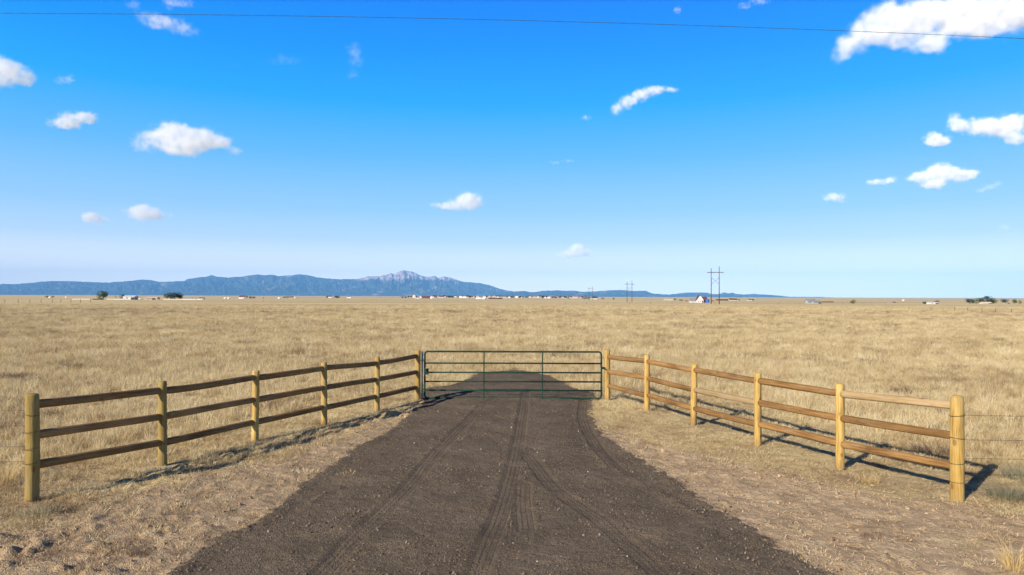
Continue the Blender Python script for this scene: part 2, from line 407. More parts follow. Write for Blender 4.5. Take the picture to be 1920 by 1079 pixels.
# compacted, dustier tyre tracks with dark lug grooves
tu = attr('track_u'); tv = attr('track_v'); au = g.math('ABSOLUTE', tu)
inm = g.mr(au, .135, .11, 0, 1, True)
zig = g.math('MULTIPLY', g.math('PINGPONG', g.math('MULTIPLY', tv, 1.0), .04), .45)
gr = g.math('PINGPONG', g.math('ADD', g.math('ADD', tu, zig), g.math('MULTIPLY', n_f, .014)), .032)
groove = g.math('MULTIPLY', g.mr(gr, .005, .010, 1, 0, True), inm)
lug = g.math('PINGPONG', g.math('ADD', tv, g.math('MULTIPLY', au, .6)), .028)
lugm = g.math('MULTIPLY', g.mr(lug, .004, .009, 1, 0, True), g.math('MULTIPLY', inm, g.mr(au, .05, .08, 0, 1)))
fade = g.mr(g.noise(pos, 1.3, 3), .33, .50)
tracks_h = g.math('MULTIPLY', g.math('MAXIMUM', groove, g.math('MULTIPLY', lugm, .8)), fade)
roadc = g.mix(g.math('MULTIPLY', inm, .22), roadc, (.18, .138, .10))
roadc = g.mix(g.math('MULTIPLY', tracks_h, g.mr(n_s, .4, .6, .2, .62)), roadc, (.06, .047, .034))
rd = attr('road_dist')
edge = g.math('ADD', rd, g.math('MULTIPLY', g.math('SUBTRACT', g.noise(pos, 4, 7, .72), .5), .75))
isroad = g.mr(edge, -.02, .03, 0, 1, True)
bl = g.math('MAXIMUM', attr('bare_left'), attr('bare_right'))
bare = g.mr(g.math('ADD', bl, g.math('MULTIPLY', g.math('SUBTRACT', g.noise(pos, 2.6, 6, .7), .5), 1.4)), -.15, .2, 0, 1, True)
sc_ = g.n('ShaderNodeVectorMath', operation='SCALE'); g.L(dirtc, sc_.inputs[0]); g.L(g.mr(attr('bare_right'), -1, 0, 1, 1.18), sc_.inputs['Scale']); dirtc = sc_.outputs[0]  # paler soil on the right, with part of its illumination put into the colour
c = g.mix(bare, grassc, dirtc); c = g.mix(isroad, c, roadc)
g.L(c, b.inputs['Base Color'])
h = g.math('ADD', g.math('MULTIPLY', g.noise(pos, 30, 6, .7), .020), g.math('MULTIPLY', g.voro(pos, 60).outputs['Distance'], .010))
h = g.math('ADD', h, g.math('MULTIPLY', g.noise(pos, 7, 5, .6), .05))
h = g.math('SUBTRACT', h, g.math('MULTIPLY', tracks_h, .016))
g.L(g.bump(h, .9, 1.0), b.inputs['Normal'])
me.materials.append(mt)

# ------------------------------------------------------------------ scattered stuff (grass, straw, gravel)
def blade_tuft(name, n, rad, h0, h1, wid, lean, mat, seed):
    rg = np.random.default_rng(seed); v = []; f = []
    for _ in range(n):
        a = rg.uniform(0, 6.283); r_ = rad * math.sqrt(rg.uniform()); bx, by = r_ * math.cos(a), r_ * math.sin(a)
        h = rg.uniform(h0, h1); la = a + rg.normal(0, .9); ln = abs(rg.normal(0, lean)) * h + .2 * r_
        dx, dy = math.cos(la), math.sin(la); wa = rg.uniform(0, 3.14); wx, wy = math.cos(wa) * wid / 2, math.sin(wa) * wid / 2
        k = len(v)
        mxx, mxy = bx + dx * ln * .35, by + dy * ln * .35; tx, ty = bx + dx * ln, by + dy * ln
        v += [(bx - wx, by - wy, -.02), (bx + wx, by + wy, -.02), (mxx - wx * .8, mxy - wy * .8, h * .6), (mxx + wx * .8, mxy + wy * .8, h * .6), (tx, ty, h)]
        f += [(k, k + 1, k + 3, k + 2), (k + 2, k + 3, k + 4)]
    me_ = bpy.data.meshes.new(name); me_.from_pydata(v, [], f); me_.materials.append(mat)
    return bpy.data.objects.new(name, me_)
def scatter(name, sources, pts, rots, scl, label, cat=None):
    c_ = bpy.data.collections.new(name + '_kinds')
    for s_ in sources: c_.objects.link(s_)
    me_ = bpy.data.meshes.new(name); me_.vertices.add(len(pts)); me_.vertices.foreach_set('co', np.asarray(pts, np.float32).ravel())
    a1 = me_.attributes.new('rot', 'FLOAT_VECTOR', 'POINT'); a1.data.foreach_set('vector', np.asarray(rots, np.float32).ravel())
    a2 = me_.attributes.new('scl', 'FLOAT_VECTOR', 'POINT'); a2.data.foreach_set('vector', np.asarray(scl, np.float32).ravel())
    o = bpy.data.objects.new(name, me_); COL.objects.link(o)
    ng = bpy.data.node_groups.new(name, 'GeometryNodeTree')
    ng.interface.new_socket('Geometry', in_out='INPUT', socket_type='NodeSocketGeometry'); ng.interface.new_socket('Geometry', in_out='OUTPUT', socket_type='NodeSocketGeometry')
    N = ng.nodes; gi = N.new('NodeGroupInput'); go = N.new('NodeGroupOutput'); ip = N.new('GeometryNodeInstanceOnPoints')
    ci = N.new('GeometryNodeCollectionInfo'); ci.inputs[0].default_value = c_; ci.inputs['Separate Children'].default_value = True; ci.inputs['Reset Children'].default_value = True
    ip.inputs['Pick Instance'].default_value = True
    na = N.new('GeometryNodeInputNamedAttribute'); na.data_type = 'FLOAT_VECTOR'; na.inputs[0].default_value = 'rot'
    nb = N.new('GeometryNodeInputNamedAttribute'); nb.data_type = 'FLOAT_VECTOR'; nb.inputs[0].default_value = 'scl'
    er = N.new('FunctionNodeEulerToRotation'); L_ = ng.links.new
    L_(gi.outputs[0], ip.inputs['Points']); L_(ci.outputs[0], ip.inputs['Instance']); L_(na.outputs[0], er.inputs[0]); L_(er.outputs[0], ip.inputs['Rotation']); L_(nb.outputs[0], ip.inputs['Scale']); L_(ip.outputs[0], go.inputs[0])
    md = o.modifiers.new('scatter', 'NODES'); md.node_group = ng
    tag(o, label, cat, kind='stuff'); return o
def veg_density(x, y):
    sd = poly_sd(poly, x, y); bl_ = np.maximum(poly_sd(dirtL, x, y), poly_sd(dirtR, x, y))
    n_ = (fbm(x * 1.3, y * 1.3, 3, 77) - .5) * 1.2
    d_ = smooth(.25, -.45, bl_ + n_)
    return np.maximum(d_, .035 + .10 * (fbm(x * .9, y * .9, 3, 78) > .56)) * (sd < -.03)
def zone(y0, y1, dens):
    A = 0; w = lambda y_: .80 * y_ + 3
    n_ = int(dens * (y1 - y0) * (w(y0) + w(y1)))
    yy = np.sqrt(rng.uniform((y0 + 3.75) ** 2, (y1 + 3.75) ** 2, n_)) - 3.75
    xx = rng.uniform(-1, 1, n_) * w(yy)
    return xx, yy
PX, PY, PS, PH = [], [], [], []
for y0, y1, dn_, s_ in ((5, 14, 48, .85), (14, 30, 24, 1.0), (30, 60, 9, 1.5), (60, 120, 3.2, 2.3), (120, 260, .8, 3.6)):
    x_, y_ = zone(y0, y1, dn_); d_ = veg_density(x_, y_); k = rng.uniform(0, 1, len(x_)) < d_
    x_, y_, d_ = x_[k], y_[k], d_[k]
    short = smooth(1.2, -.6, -np.maximum(poly_sd(dirtR, x_, y_), -9) - .0) * 1.0   # matted verge near the bare strip on the right
    hgt = .30 + .62 * smooth(-1.3, -4.0, np.maximum(poly_sd(dirtR, x_, y_), poly_sd(dirtL, x_, y_)))
    hgt = hgt * (.45 + 1.1 * fbm(x_ * .5, y_ * .5, 3, 91)) * (1 - .45 * smooth(6, 3.5, -poly_sd(dirtR, x_, y_)) * (x_ > 0))
    PX.append(x_); PY.append(y_); PS.append(s_ * rng.uniform(.7, 1.35, len(x_))); PH.append(hgt * (s_ ** -.45))
PX = np.concatenate(PX); PY = np.concatenate(PY); PS = np.concatenate(PS); PH = np.concatenate(PH); n_ = len(PX)
kinds = [blade_tuft('grass_tuft', 42, .13, .07, .24, .0048, .55, M_straw, 100 + i) for i in range(5)]
scatter('prairie_grass', kinds, np.stack([PX, PY, full_h(PX, PY)], -1),
        np.stack([rng.normal(0, .1, n_), rng.normal(0, .1, n_), rng.uniform(0, 6.28, n_)], -1),
        np.stack([PS, PS, PS * PH], -1), 'dry straw coloured prairie grass covering the plain', 'grass')
# brown dead weeds between the grass
x_, y_ = zone(7, 160, .9); k = (rng.uniform(0, 1, len(x_)) < np.clip((fbm(x_ / 5, y_ / 3.0, 4, 201) - .50) * 5, .035, 1)) & (np.maximum(poly_sd(dirtL, x_, y_), poly_sd(dirtR, x_, y_)) < -.8) & (poly_sd(poly, x_, y_) < -.4)
x_, y_ = x_[k], y_[k]; s_ = rng.uniform(.35, 1.3, len(x_)) * (1 + y_ / 120)
kinds = [blade_tuft('weed_tuft', 90, .22, .08, .26, .006, .9, M_weed, 150 + i) for i in range(3)]
scatter('dead_weeds', kinds, np.stack([x_, y_, full_h(x_, y_)], -1), np.stack([0 * x_, 0 * x_, rng.uniform(0, 6.28, len(x_))], -1), np.stack([s_, s_, s_ * .8], -1), 'brown dead weeds dotted through the pale grass', 'weeds')
# straw lying on bare soil
n_ = 60000; x_ = rng.uniform(-8, 9, n_); y_ = rng.uniform(6, 20, n_)
sd = poly_sd(poly, x_, y_); bl_ = np.maximum(poly_sd(dirtL, x_, y_), poly_sd(dirtR, x_, y_))
dens = np.clip((fbm(x_ * 1.1, y_ * 1.1, 4, 301) - .38) * 3.2, .05, 1) * np.where(x_ < 0, smooth(-2.6, -5.5, x_) * .9 + .12, .42)
dens = dens + .8 * smooth(-.9, 0, bl_) * smooth(.9, 0, bl_)
k = (sd < .02) & (bl_ > -1.4) & (rng.uniform(0, 1, n_) < dens); x_, y_ = x_[k], y_[k]; n_ = len(x_)
z_ = full_h(x_, y_); v = []; f = []
for i in range(n_):
    a = rng.uniform(0, 6.28); L_ = rng.uniform(.02, .10) * (2.6 if rng.uniform() < .03 else 1); w_ = rng.uniform(.0012, .0028); dx, dy = math.cos(a), math.sin(a); bow = rng.normal(0, .07) * L_
    k0 = len(v); z0 = z_[i] + .006; hz = rng.uniform(.004, .03)
    for s_, hh in ((-.5, 0.0), (0, hz), (.5, rng.uniform(0, .02))):
        cx, cy = x_[i] + dx * L_ * s_ - dy * bow * (1 - 4 * s_ * s_), y_[i] + dy * L_ * s_ + dx * bow * (1 - 4 * s_ * s_)
        v += [(cx - dy * w_, cy + dx * w_, z0 + hh), (cx + dy * w_, cy - dx * w_, z0 + hh + .001)]
    f += [(k0, k0 + 1, k0 + 3, k0 + 2), (k0 + 2, k0 + 3, k0 + 5, k0 + 4)]
tag(mesh_obj('straw_litter', v, f, M_litter), 'bits of dry straw lying on the bare soil', 'straw', kind='stuff')
# gravel
def stone(name, mat, seed):
    bm = bmesh.new(); bmesh.ops.create_icosphere(bm, subdivisions=1, radius=1); rg = random.Random(seed)
    for v_ in bm.verts: v_.co = Vector((v_.co.x * 1.1, v_.co.y * .85, v_.co.z * .6)) * rg.uniform(.72, 1.2)
    me_ = bpy.data.meshes.new(name); bm.to_mesh(me_); bm.free(); me_.materials.append(mat); return bpy.data.objects.new(name, me_)
def stone_mat(name, stops):
    mt, t, b = new_mat(name, .9, spec=.15); g = NB(t); rnd = g.n('ShaderNodeObjectInfo').outputs['Random']; g.L(g.ramp(rnd, stops), b.inputs['Base Color']); return mt
M_stone = stone_mat('crushed_gravel', [(0, (.06, .047, .035)), (.45, (.13, .10, .072)), (.85, (.21, .165, .122)), (.975, (.27, .22, .18)), (1, (.46, .41, .35))])
n_ = 60000; y_ = np.sqrt(rng.uniform(5.5 ** 2, 21 ** 2, n_)); x_ = rng.uniform(-4.2, 4.4, n_)
y_ = 5.5 + 15.5 * rng.uniform(0, 1, n_) ** 1.7
sd = poly_sd(poly, x_, y_) + (fbm(x_ * 5, y_ * 5, 3, 400) - .5) * .4; u_, _v = track_uv(x_, y_)
dens = np.clip((fbm(x_ * 1.4, y_ * 1.1, 4, 401) - .36) * 3, .06, 1) * .8 + .9 * np.exp(-((sd - .12) / .22) ** 2)
dens = dens * np.where(np.abs(u_) < .15, .12, 1) + .6 * np.exp(-((np.abs(u_) - .21) / .05) ** 2) * (sd > .3)
k = (sd > -.12) & (rng.uniform(0, 1, n_) < dens); x_, y_ = x_[k], y_[k]; n_ = len(x_)
s_ = .004 + .0032 * rng.exponential(1, n_); s_ = np.minimum(s_, .022)
scatter('gravel', [stone('gravel_stone', M_stone, i) for i in range(5)], np.stack([x_, y_, full_h(x_, y_) + s_ * .25], -1), rng.uniform(0, 6.28, (n_, 3)), np.stack([s_, s_, s_], -1), 'loose crushed gravel on the dark driveway', 'gravel')
n_ = 16000; x_ = rng.uniform(-9, 9, n_); y_ = 5.5 + 12 * rng.uniform(0, 1, n_) ** 1.4; sd = poly_sd(poly, x_, y_); bl_ = np.maximum(poly_sd(dirtL, x_, y_), poly_sd(dirtR, x_, y_))
k = (sd < 0) & (bl_ > -.5); x_, y_ = x_[k], y_[k]; n_ = len(x_); s_ = np.minimum(.004 + .006 * rng.exponential(1, n_), .035)
M_clod = stone_mat('soil_clod', [(0, (.20, .135, .08)), (.6, (.34, .24, .145)), (1, (.50, .37, .23))])
scatter('soil_clods', [stone('soil_clod', M_clod, 20 + i) for i in range(4)], np.stack([x_, y_, full_h(x_, y_) + s_ * .2], -1), rng.uniform(0, 6.28, (n_, 3)), np.stack([s_, s_, s_], -1), 'small crumbs of soil on the bare verge', 'soil')

# individual tufts and shrubs
def bush(name, px, py, n, rad, h, mat, label, cat, wid=.006, seed=1, flat_=1.0):
    x, y = wpt(px, py); o = blade_tuft(name, n, rad, h * .35, h, wid, .9, mat, seed); COL.objects.link(o)
    o.location = (x, y, float(full_h(np.array([x]), np.array([y]))[0])); tag(o, label, cat); return o
bush('shrub', 26, 712, 420, .42, .32, M_weed, 'low mauve grey shrub in the grass beyond the left end post of the left fence', 'shrub', .010, 1)
bush('shrub', 138, 690, 260, .35, .26, M_weed, 'small rounded brown shrub in the left field behind the nearest rails', 'shrub', .011, 2)
bush('sagebrush', 1893, 935, 420, .26, .24, M_sage, 'grey green sage bush beside the wire right of the right end post', 'shrub', .005, 3)
bush('sagebrush', 1925, 900, 420, .3, .30, M_sage, 'darker sage bush at the right frame edge behind the wires', 'shrub', .005, 4)
bush('grass_tuft', 1902, 1070, 150, .07, .34, M_bright, 'bright yellow straw tuft standing on the bare soil at lower right', 'grass tuft', .005, 5)
bush('straw_clump', 652, 893, 60, .16, .05, M_bright, 'small scattered clump of straw lying on the dark driveway edge', 'straw clump', .005, 6)
bush('shrub', 1692, 738, 260, .28, .26, M_weed, 'dark brown shrub in the right field above the last rail bay', 'shrub', .009, 7)
bush('shrub', 1745, 848, 200, .3, .22, M_weed, 'dim brown weed clump behind the rails left of the right end post', 'shrub', .007, 8)
bush('grass_tuft', 1625, 905, 110, .16, .15, M_bright, 'pale upright grass tuft in front of the right fence near its shadow', 'grass tuft', .005, 9)
bush('grass_tuft', 8, 905, 200, .2, .34, M_bright, 'tall straw tuft left of the left end post', 'grass tuft', .005, 10)
bush('straw_clump', 1535, 1045, 110, .26, .05, M_litter, 'matted straw heap at the right driveway edge', 'straw clump', .006, 11)

for i, (px, py, n_, rad, h, mt_, lb) in enumerate((
    (70, 968, 260, .24, .13, M_sage, 'flattened olive grass clump below the left end post'), (120, 958, 160, .16, .10, M_weed, 'dark uprooted weed clump right of the left end post foot'),
    (150, 1012, 120, .2, .06, M_litter, 'matted pale straw bundle on the soil at lower left'), (262, 1042, 110, .10, .09, M_weed, 'small dark uprooted clod with roots at lower left near the drive'),
    (250, 1018, 90, .09, .06, M_weed, 'smaller dark root clod just above the larger one at lower left'), (335, 1038, 70, .07, .06, M_weed, 'little dark clod at the left drive edge'),
    (60, 1045, 200, .26, .09, M_weed, 'wide brown tangle of dead weeds in the lower left corner'), (170, 1062, 150, .2, .08, M_weed, 'brown dead weed tangle at the bottom edge left of the drive'), (205, 1035, 120, .22, .06, M_litter, 'loose pile of pale straw at the lower left'),
    (1640, 1008, 130, .14, .06, M_weed, 'dark dead weed lying on bare soil right of the drive'), (1695, 1012, 110, .12, .05, M_weed, 'dark dead weed lying right of its twin on bare soil'), (1785, 1020, 120, .18, .05, M_sage, 'flat olive weed patch on bare soil at lower right'),
    (1330, 905, 90, .14, .04, M_weed, 'small flat brown weed on the pale right verge'), (1475, 890, 110, .16, .05, M_weed, 'flat brown weed below the fourth right post'), (1860, 1000, 200, .35, .06, M_litter, 'spread of pale straw stems near the right frame edge'))):
    bush('weed_clump', px, py, n_, rad, h, mt_, lb, 'weed clump', .0045, 40 + i)

# ------------------------------------------------------------------ fences
def log_mesh(L_, r0, r1, seed, axis_, dome=0.0, taper=0.0, flat_=0.0):
    """log from 0..L along axis (0=x, 2=z)"""
    n = 20; m_ = max(10, int(L_ / .09)); rg = np.random.default_rng(seed); v = []; f = []
    ss = list(np.linspace(0, L_ - dome if dome else L_, m_)); prof = [1.0] * len(ss)
    if dome:
        for a in (.35, .6, .8, .93, 1.0): ss.append(L_ - dome + dome * math.sin(a * math.pi / 2)); prof.append(max(.05, math.cos(a * math.pi / 2) ** .7))
    ph = rg.uniform(0, 6.28, 4); bx, by = rg.normal(0, .004, 2)
    for i, s in enumerate(ss):
        t_ = s / L_; r_ = (r0 + (r1 - r0) * t_) * prof[i]
        if taper: r_ *= min(1, .80 + .20 * min(s, L_ - s) / taper)
        cx = bx * math.sin(t_ * 3.14 + ph[0]) * L_; cy = by * math.sin(t_ * 3.14 + ph[1]) * L_
        for k in range(n):
            a = k * 2 * math.pi / n
            rr = r_ * (1 + .03 * math.sin(3 * a + ph[2] + s * 1.3) + .02 * math.sin(5 * a + ph[3] - s * 2.1) + .012 * rg.normal())
            p, q_ = rr * math.cos(a), rr * math.sin(a)
            if flat_: p = max(-r_ * flat_, min(r_ * flat_, p))
            v.append((cx + p, cy + q_, s) if axis_ == 2 else (s, cx + p, cy + q_))
    mm = len(ss)
    for i in range(mm - 1):
        for k in range(n):
            q_ = (i * n + k, i * n + (k + 1) % n, (i + 1) * n + (k + 1) % n, (i + 1) * n + k)
            f.append(q_)
    f.append(tuple(range(n - 1, -1, -1))); f.append(tuple((mm - 1) * n + k for k in range(n)))
    return v, f
def rail_fence(name, posts, railys, label, flatp, seed0, special={}):
    pts = []
    for (px, pb, pt, rad) in posts:
        x, y = wpt(px, pb); y += rad * .6; x += rad * .6 * x / y
        hz = at(px, pt, y).z; pts.append((x, y, hz, rad))
    root = empty(name, (pts[0][0], pts[0][1], 0)); tag(root, label, 'fence')
    ox, oy = pts[0][0], pts[0][1]
    for i, (x, y, hz, rad) in enumerate(pts):
        v, f = log_mesh(hz + .35, rad * 1.02, rad * .97, seed0 + i, 2, dome=rad * (.95 if i == len(pts) - 1 and flatp == 'R' else .35))
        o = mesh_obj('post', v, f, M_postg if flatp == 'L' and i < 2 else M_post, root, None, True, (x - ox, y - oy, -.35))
        o.rotation_euler = (random.uniform(-.006, .006), random.uniform(-.008, .008), random.uniform(0, 6))
    zs = [[at(posts[i][0], ry, pts[i][1]).z for ry in railys[i]] for i in range(len(pts))]
    for i in range(len(pts) - 1):
        for k in range(3):
            a = Vector((pts[i][0], pts[i][1], zs[i][k])); b_ = Vector((pts[i + 1][0], pts[i + 1][1], zs[i + 1][k]))
            if k != 1: a.z += random.uniform(-.008, .008)
            d = b_ - a; L_ = d.length
            v, f = log_mesh(L_, .060, .056, seed0 + 50 + i * 3 + k, 0, taper=.10, flat_=.84)
            o = mesh_obj('rail', v, f, M_railp if (i, k) in special else M_rail, root, None, True, a - Vector((ox, oy, 0)))
            o.rotation_euler = d.to_track_quat('X', 'Z').to_euler()
            if (i, k) in special: o['label'] = 'pale weathered rail'
    return root, pts
LP = [(57,942,738,.084),(304.6,876,714,.068),(478.4,828,695,.067),(608,798.5,679.5,.066),(706.5,771,668.5,.066),(782.5,751,656.5,.080)]
LR = [(759,817,874),(732,781,829),(709.5,750,792),(691,727.5,763.5),(680.3,712,744.5),(668,697.3,726.4)]
RP = [(1138.5,750.5,656,.080),(1213,772,666,.068),(1300.8,798.5,683,.067),(1420.8,837,699,.067),(1575,880.7,719.5,.068),(1795,940,741,.088)]
RR = [(668.7,696.5,725.5),(678,710,741),(695,731,766),(714,755,795),(738,784.5,832.5),(761,817.5,875)]
fl, lpts = rail_fence('rail_fence', LP, LR, 'three rail log fence left of the driveway, its road side in dark shade', 'L', 500)
fr, rpts = rail_fence('rail_fence', RP, RR, 'three rail log fence right of the driveway, sunlit with two pale rails', 'R', 700, {(2, 1), (4, 0)})
# wire loops stapled round the two end posts
def loops(root, p, hs, n0):
    for h_ in hs:
        mb = MB(); tilt = random.uniform(-.02, .02)
        mb.tube([(math.cos(a) * (p[3] + .004), math.sin(a) * (p[3] + .004), h_ + tilt * math.cos(a)) for a in [k * 2 * math.pi / 20 for k in range(21)]], .0032, 5)
        mb.build('wire_loop', M_wire, root, True, (p[0] - root.location.x, p[1] - root.location.y, 0))
def hh(px, py, p): return at(px, py, p[1]).z
loops(fl, lpts[0], [hh(57, y_, lpts[0]) for y_ in (777, 810, 841, 868)], 0)
loops(fr, rpts[5], [hh(1795, y_, rpts[5]) for y_ in (778, 821, 868, 903)], 0)
# barbed wire fences leaving each end post
def wire_fence(name, p, ends, hs, label, sgn):
    root = empty(name, (p[0], p[1], 0)); tag(root, label, 'wire fence')
    for i, h_ in enumerate(hs):
        a = Vector((sgn * p[3], 0, h_)); mb = MB(); e = Vector((ends[0] - p[0], ends[1] - p[1], 0)); L_ = e.length; pts = []
        m_ = 60
        for k in range(m_ + 1):
            t_ = k / m_; q_ = a.lerp(e + Vector((0, 0, h_ + .02)), t_); q_.z -= .06 * math.sin(t_ * math.pi); q_.y += .004 * math.sin(k * 2.1 + i); pts.append(q_)
        mb.tube(pts, .0026, 5)
        for k in range(3, m_, 2):
            q_ = pts[k]; mb.tube([q_ + Vector((0, .012, .018)), q_, q_ + Vector((0, -.012, -.018))], .0016, 4); mb.tube([q_ + Vector((.01, -.012, .016)), q_, q_ + Vector((-.01, .012, -.016))], .0016, 4)
        mb.build('barbed_wire', M_wire, root, True)
    e = Vector((ends[0] - p[0], ends[1] - p[1], 0))
    for t_ in (.5, 1.0):
        mb = MB(); mb.box(-.02, .02, -.003, .003, -.4, 1.25); mb.box(-.003, .003, .003, .03, -.4, 1.25)
        mb.build('steel_post', M_steel, root, False, (e.x * t_, e.y * t_ + .02, 0))
    return root
hs_r = [hh(1810, y_, rpts[5]) for y_ in (779, 825, 860, 890)]
wire_fence('barbed_wire_fence', rpts[5], (rpts[5][0] + 8, rpts[5][1] + .35), hs_r, 'four strands of barbed wire running right from the domed end post', 1)
hs_l = [hh(40, y_, lpts[0]) for y_ in (770, 799, 838, 866)]
wire_fence('barbed_wire_fence', lpts[0], (lpts[0][0] - 8, lpts[0][1] + .35), hs_l, 'four strands of barbed wire running left from the greenish end post', -1)

# ------------------------------------------------------------------ gate
GL, GR_ = lpts[5], rpts[0]; GY = (GL[1] + GR_[1]) / 2
gx0 = at(796.5, 700, GY).x; gx1 = at(1127.5, 700, GY).x; gc = (gx0 + gx1) / 2
gate = empty('farm_gate', (gc, GY, 0)); tag(gate, 'dark green tubular steel farm gate closed across the driveway', 'gate')
gys = [659.8, 681.7, 699, 716, 732.5, 747]
gzs = [at(962, y_, GY).z for y_ in gys]; x0, x1 = gx0 - gc, gx1 - gc
mb = MB(); rr = .024; zt, zb = gzs[0], gzs[5]; cr_ = .07
loop = [(x0 + cr_, 0, zb)] + [(x1 - cr_, 0, zb), (x1 - .02, 0, zb + .02), (x1, 0, zb + cr_), (x1, 0, zt - cr_), (x1 - .02, 0, zt - .02), (x1 - cr_, 0, zt), (x0 + cr_, 0, zt), (x0 + .02, 0, zt - .02), (x0, 0, zt - cr_), (x0, 0, zb + cr_), (x0 + .02, 0, zb + .02), (x0 + cr_, 0, zb)]
mb.tube(loop, rr, 12); mb.build('frame', M_gate, gate, True)
for z_ in gzs[1:5]:
    mb = MB(); mb.tube([(x0 + .015, 0, z_), (0, 0, z_ + .003), (x1 - .015, 0, z_)], .021, 10); mb.build('rail', M_gate, gate, True)
for px in (907.5, 1017):
    xx = at(px, 700, GY).x - gc; mb = MB(); mb.box(xx - .016, xx + .016, -.032, -.0245, zb - .01, zt + .01); mb.build('brace', M_gate, gate)
for z_ in (gzs[1] + .08, gzs[4] - .1):
    mb = MB(); mb.tube([(x0 - .13, 0, z_), (x0 - .06, 0, z_), (x0 + .0, 0, z_)], .012, 8); mb.tube([(x0 - .06, 0, z_ - .05), (x0 - .06, 0, z_ + .05)], .02, 8); mb.build('hinge', M_steel, gate, True)
mb = MB(); xg = at(791.5, 700, GY).x - gc; mb.tube([(xg, .01, -.02), (xg, .01, zt + .02)], .022, 10); mb.build('hinge_pipe', M_steel, gate, True)
mb = MB(); mb.box(x1 + .02, x1 + .09, -.02, .02, gzs[2] + .10, gzs[2] + .16); mb.tube([(x1 + .08, -.03, gzs[2] + .13), (x1 + .12, -.05, gzs[2] + .08), (x1 + .15, -.02, gzs[2] + .10)], .007, 6); mb.build('latch', M_gate, gate)
mb = MB(); mb.box(x0 + .03, x0 + .10, -.03, .03, gzs[2] - .06, gzs[2] + .1); mb.build('bracket', M_gate, gate)

# ------------------------------------------------------------------ overhead cable with its two poles outside the frame
def cable_at(px, py, Y): return at(px, py, Y)
CY = 24.0
A = at(376, 28, CY - 1.0); B = at(1920, 73, CY + 1.0); D = (B - A) / (B.x - A.x)
xs = np.linspace(-45, 42, 1400); mid = at(960, 44.5, CY); sag = mid.z - (A + D * (mid.x - A.x)).z
c2 = sag / ((mid.x - A.x) * (mid.x - B.x))
mb = MB(); P = []
for x in xs:
    p = A + D * (x - A.x); p.z += c2 * (x - A.x) * (x - B.x); P.append(p)
root = bpy.data.objects.new('overhead_cable', None)
for ph in (0, math.pi):
    mb.tube([(p.x, p.y + .007 * math.cos(x * 7 + ph), p.z + .007 * math.sin(x * 7 + ph)) for x, p in zip(xs, P)], .0046, 5)
cb = mb.build('overhead_cable', M_cable, None, True); tag(cb, 'thin dark twisted cable crossing the upper sky', 'cable')
for k, lbl in ((0, 'wooden utility pole carrying the cable off to the left'), (-1, 'wooden utility pole carrying the cable off to the right')):
    e = P[k]; root = empty('utility_pole', (e.x, e.y, gz(e.x, e.y))); tag(root, lbl, 'utility pole')
    mb = MB(); mb.tube([(0, .2, -.5), (0, .2, e.z - root.location.z + .8)], [.15, .11], 12); mb.build('pole', M_pole, root, True)
    mb = MB(); hz = e.z - root.location.z; mb.box(-.05, .05, 0, .1, hz - .04, hz + .04); mb.build('bracket', M_steel, root)

# ------------------------------------------------------------------ transmission towers
def h_tower(px, pb, Y, sep, hgt, arm, label):
    p = at(px, pb, Y); x = p.x; z0 = gz(x, Y); root = empty('transmission_tower', (x, Y, z0)); tag(root, label, 'pylon', 'wooden H frame pylons of one power line')
    for s in (-1, 1):
        mb = MB(); mb.tube([(s * sep / 2, 0, -1), (s * sep / 2, 0, hgt + (.9 if s > 0 else 0))], [.30, .20], 8); mb.build('pole', M_pole, root, True)
    mb = MB(); mb.box(-arm / 2, arm / 2, -.45, -.22, hgt * .875 - .2, hgt * .875 + .2); mb.build('crossarm', M_pole, root)
    for s in (-1, 1):
        mb = MB(); mb.tube([(-s * sep / 2, -.1 * s - .2, hgt * .54), (s * sep / 2, -.1 * s - .2, hgt * .74)], .08, 6); mb.build('cross_brace', M_pole, root)
    for xx in (-arm * .47, 0, arm * .47):
        mb = MB(); mb.tube([(xx, -.33, hgt * .875 - .2), (xx, -.33, hgt * .875 - 1.4)], .09, 6); mb.build('insulator', M_greyw, root)
    return root
h_tower(1341, 570, 405, 4.75, 21.3, 9.7, 'nearest and tallest wooden pylon, standing right of the white gabled house')
h_tower(1180.3, 566.5, 690, 5.0, 20.6, 9.8, 'second nearest wooden pylon, before the low blue hills')
h_tower(1107.5, 565, 1060, 5.6, 21.0, 9.0, 'third wooden pylon, small and faint left of the second')
h_tower(1007, 563, 1800, 5.5, 20.0, 9.0, 'tiny fourth wooden pylon at the right end of the far suburb')
h_tower(990, 561, 2600, 5.5, 20.0, 9.0, 'farthest tiny wooden pylon against the far suburb')

# ------------------------------------------------------------------ far ranch fences
def far_fence(pts_px, label, hgt=1.3, wires=3, rad=.07):
    P_ = [ground_hit(*p) for p in pts_px]; root = empty('ranch_fence', (P_[0][0], P_[0][1], gz(*P_[0]))); tag(root, label, 'wire fence')
    o_ = root.location.copy(); seg = []
    for (x, y) in P_:
        mb = MB(); z0 = gz(x, y); mb.tube([(0, 0, -.4), (0, 0, hgt)], rad, 6); mb.build('post', M_pole, root, True, (x - o_.x, y - o_.y, z0 - o_.z)); seg.append(Vector((x - o_.x, y - o_.y, z0 - o_.z)))
    for k in range(wires):
        mb = MB(); mb.tube([s + Vector((0, -rad, hgt * (.35 + .28 * k))) for s in seg], .012, 4); mb.build('wire', M_wire, root)
far_fence([(x, 568.5 - x * .004 + random.uniform(-.2, .2)) for x in (-14, 9, 34, 56, 77, 98, 114, 133, 151, 170)], 'distant post and wire fence on the far left plain', 1.9, 2, .12)
far_fence([(x, 566 + x * .0012) for x in range(190, 900, 38)], 'long thin wire fence crossing the plain before the left farm', 1.3, 3, .06)
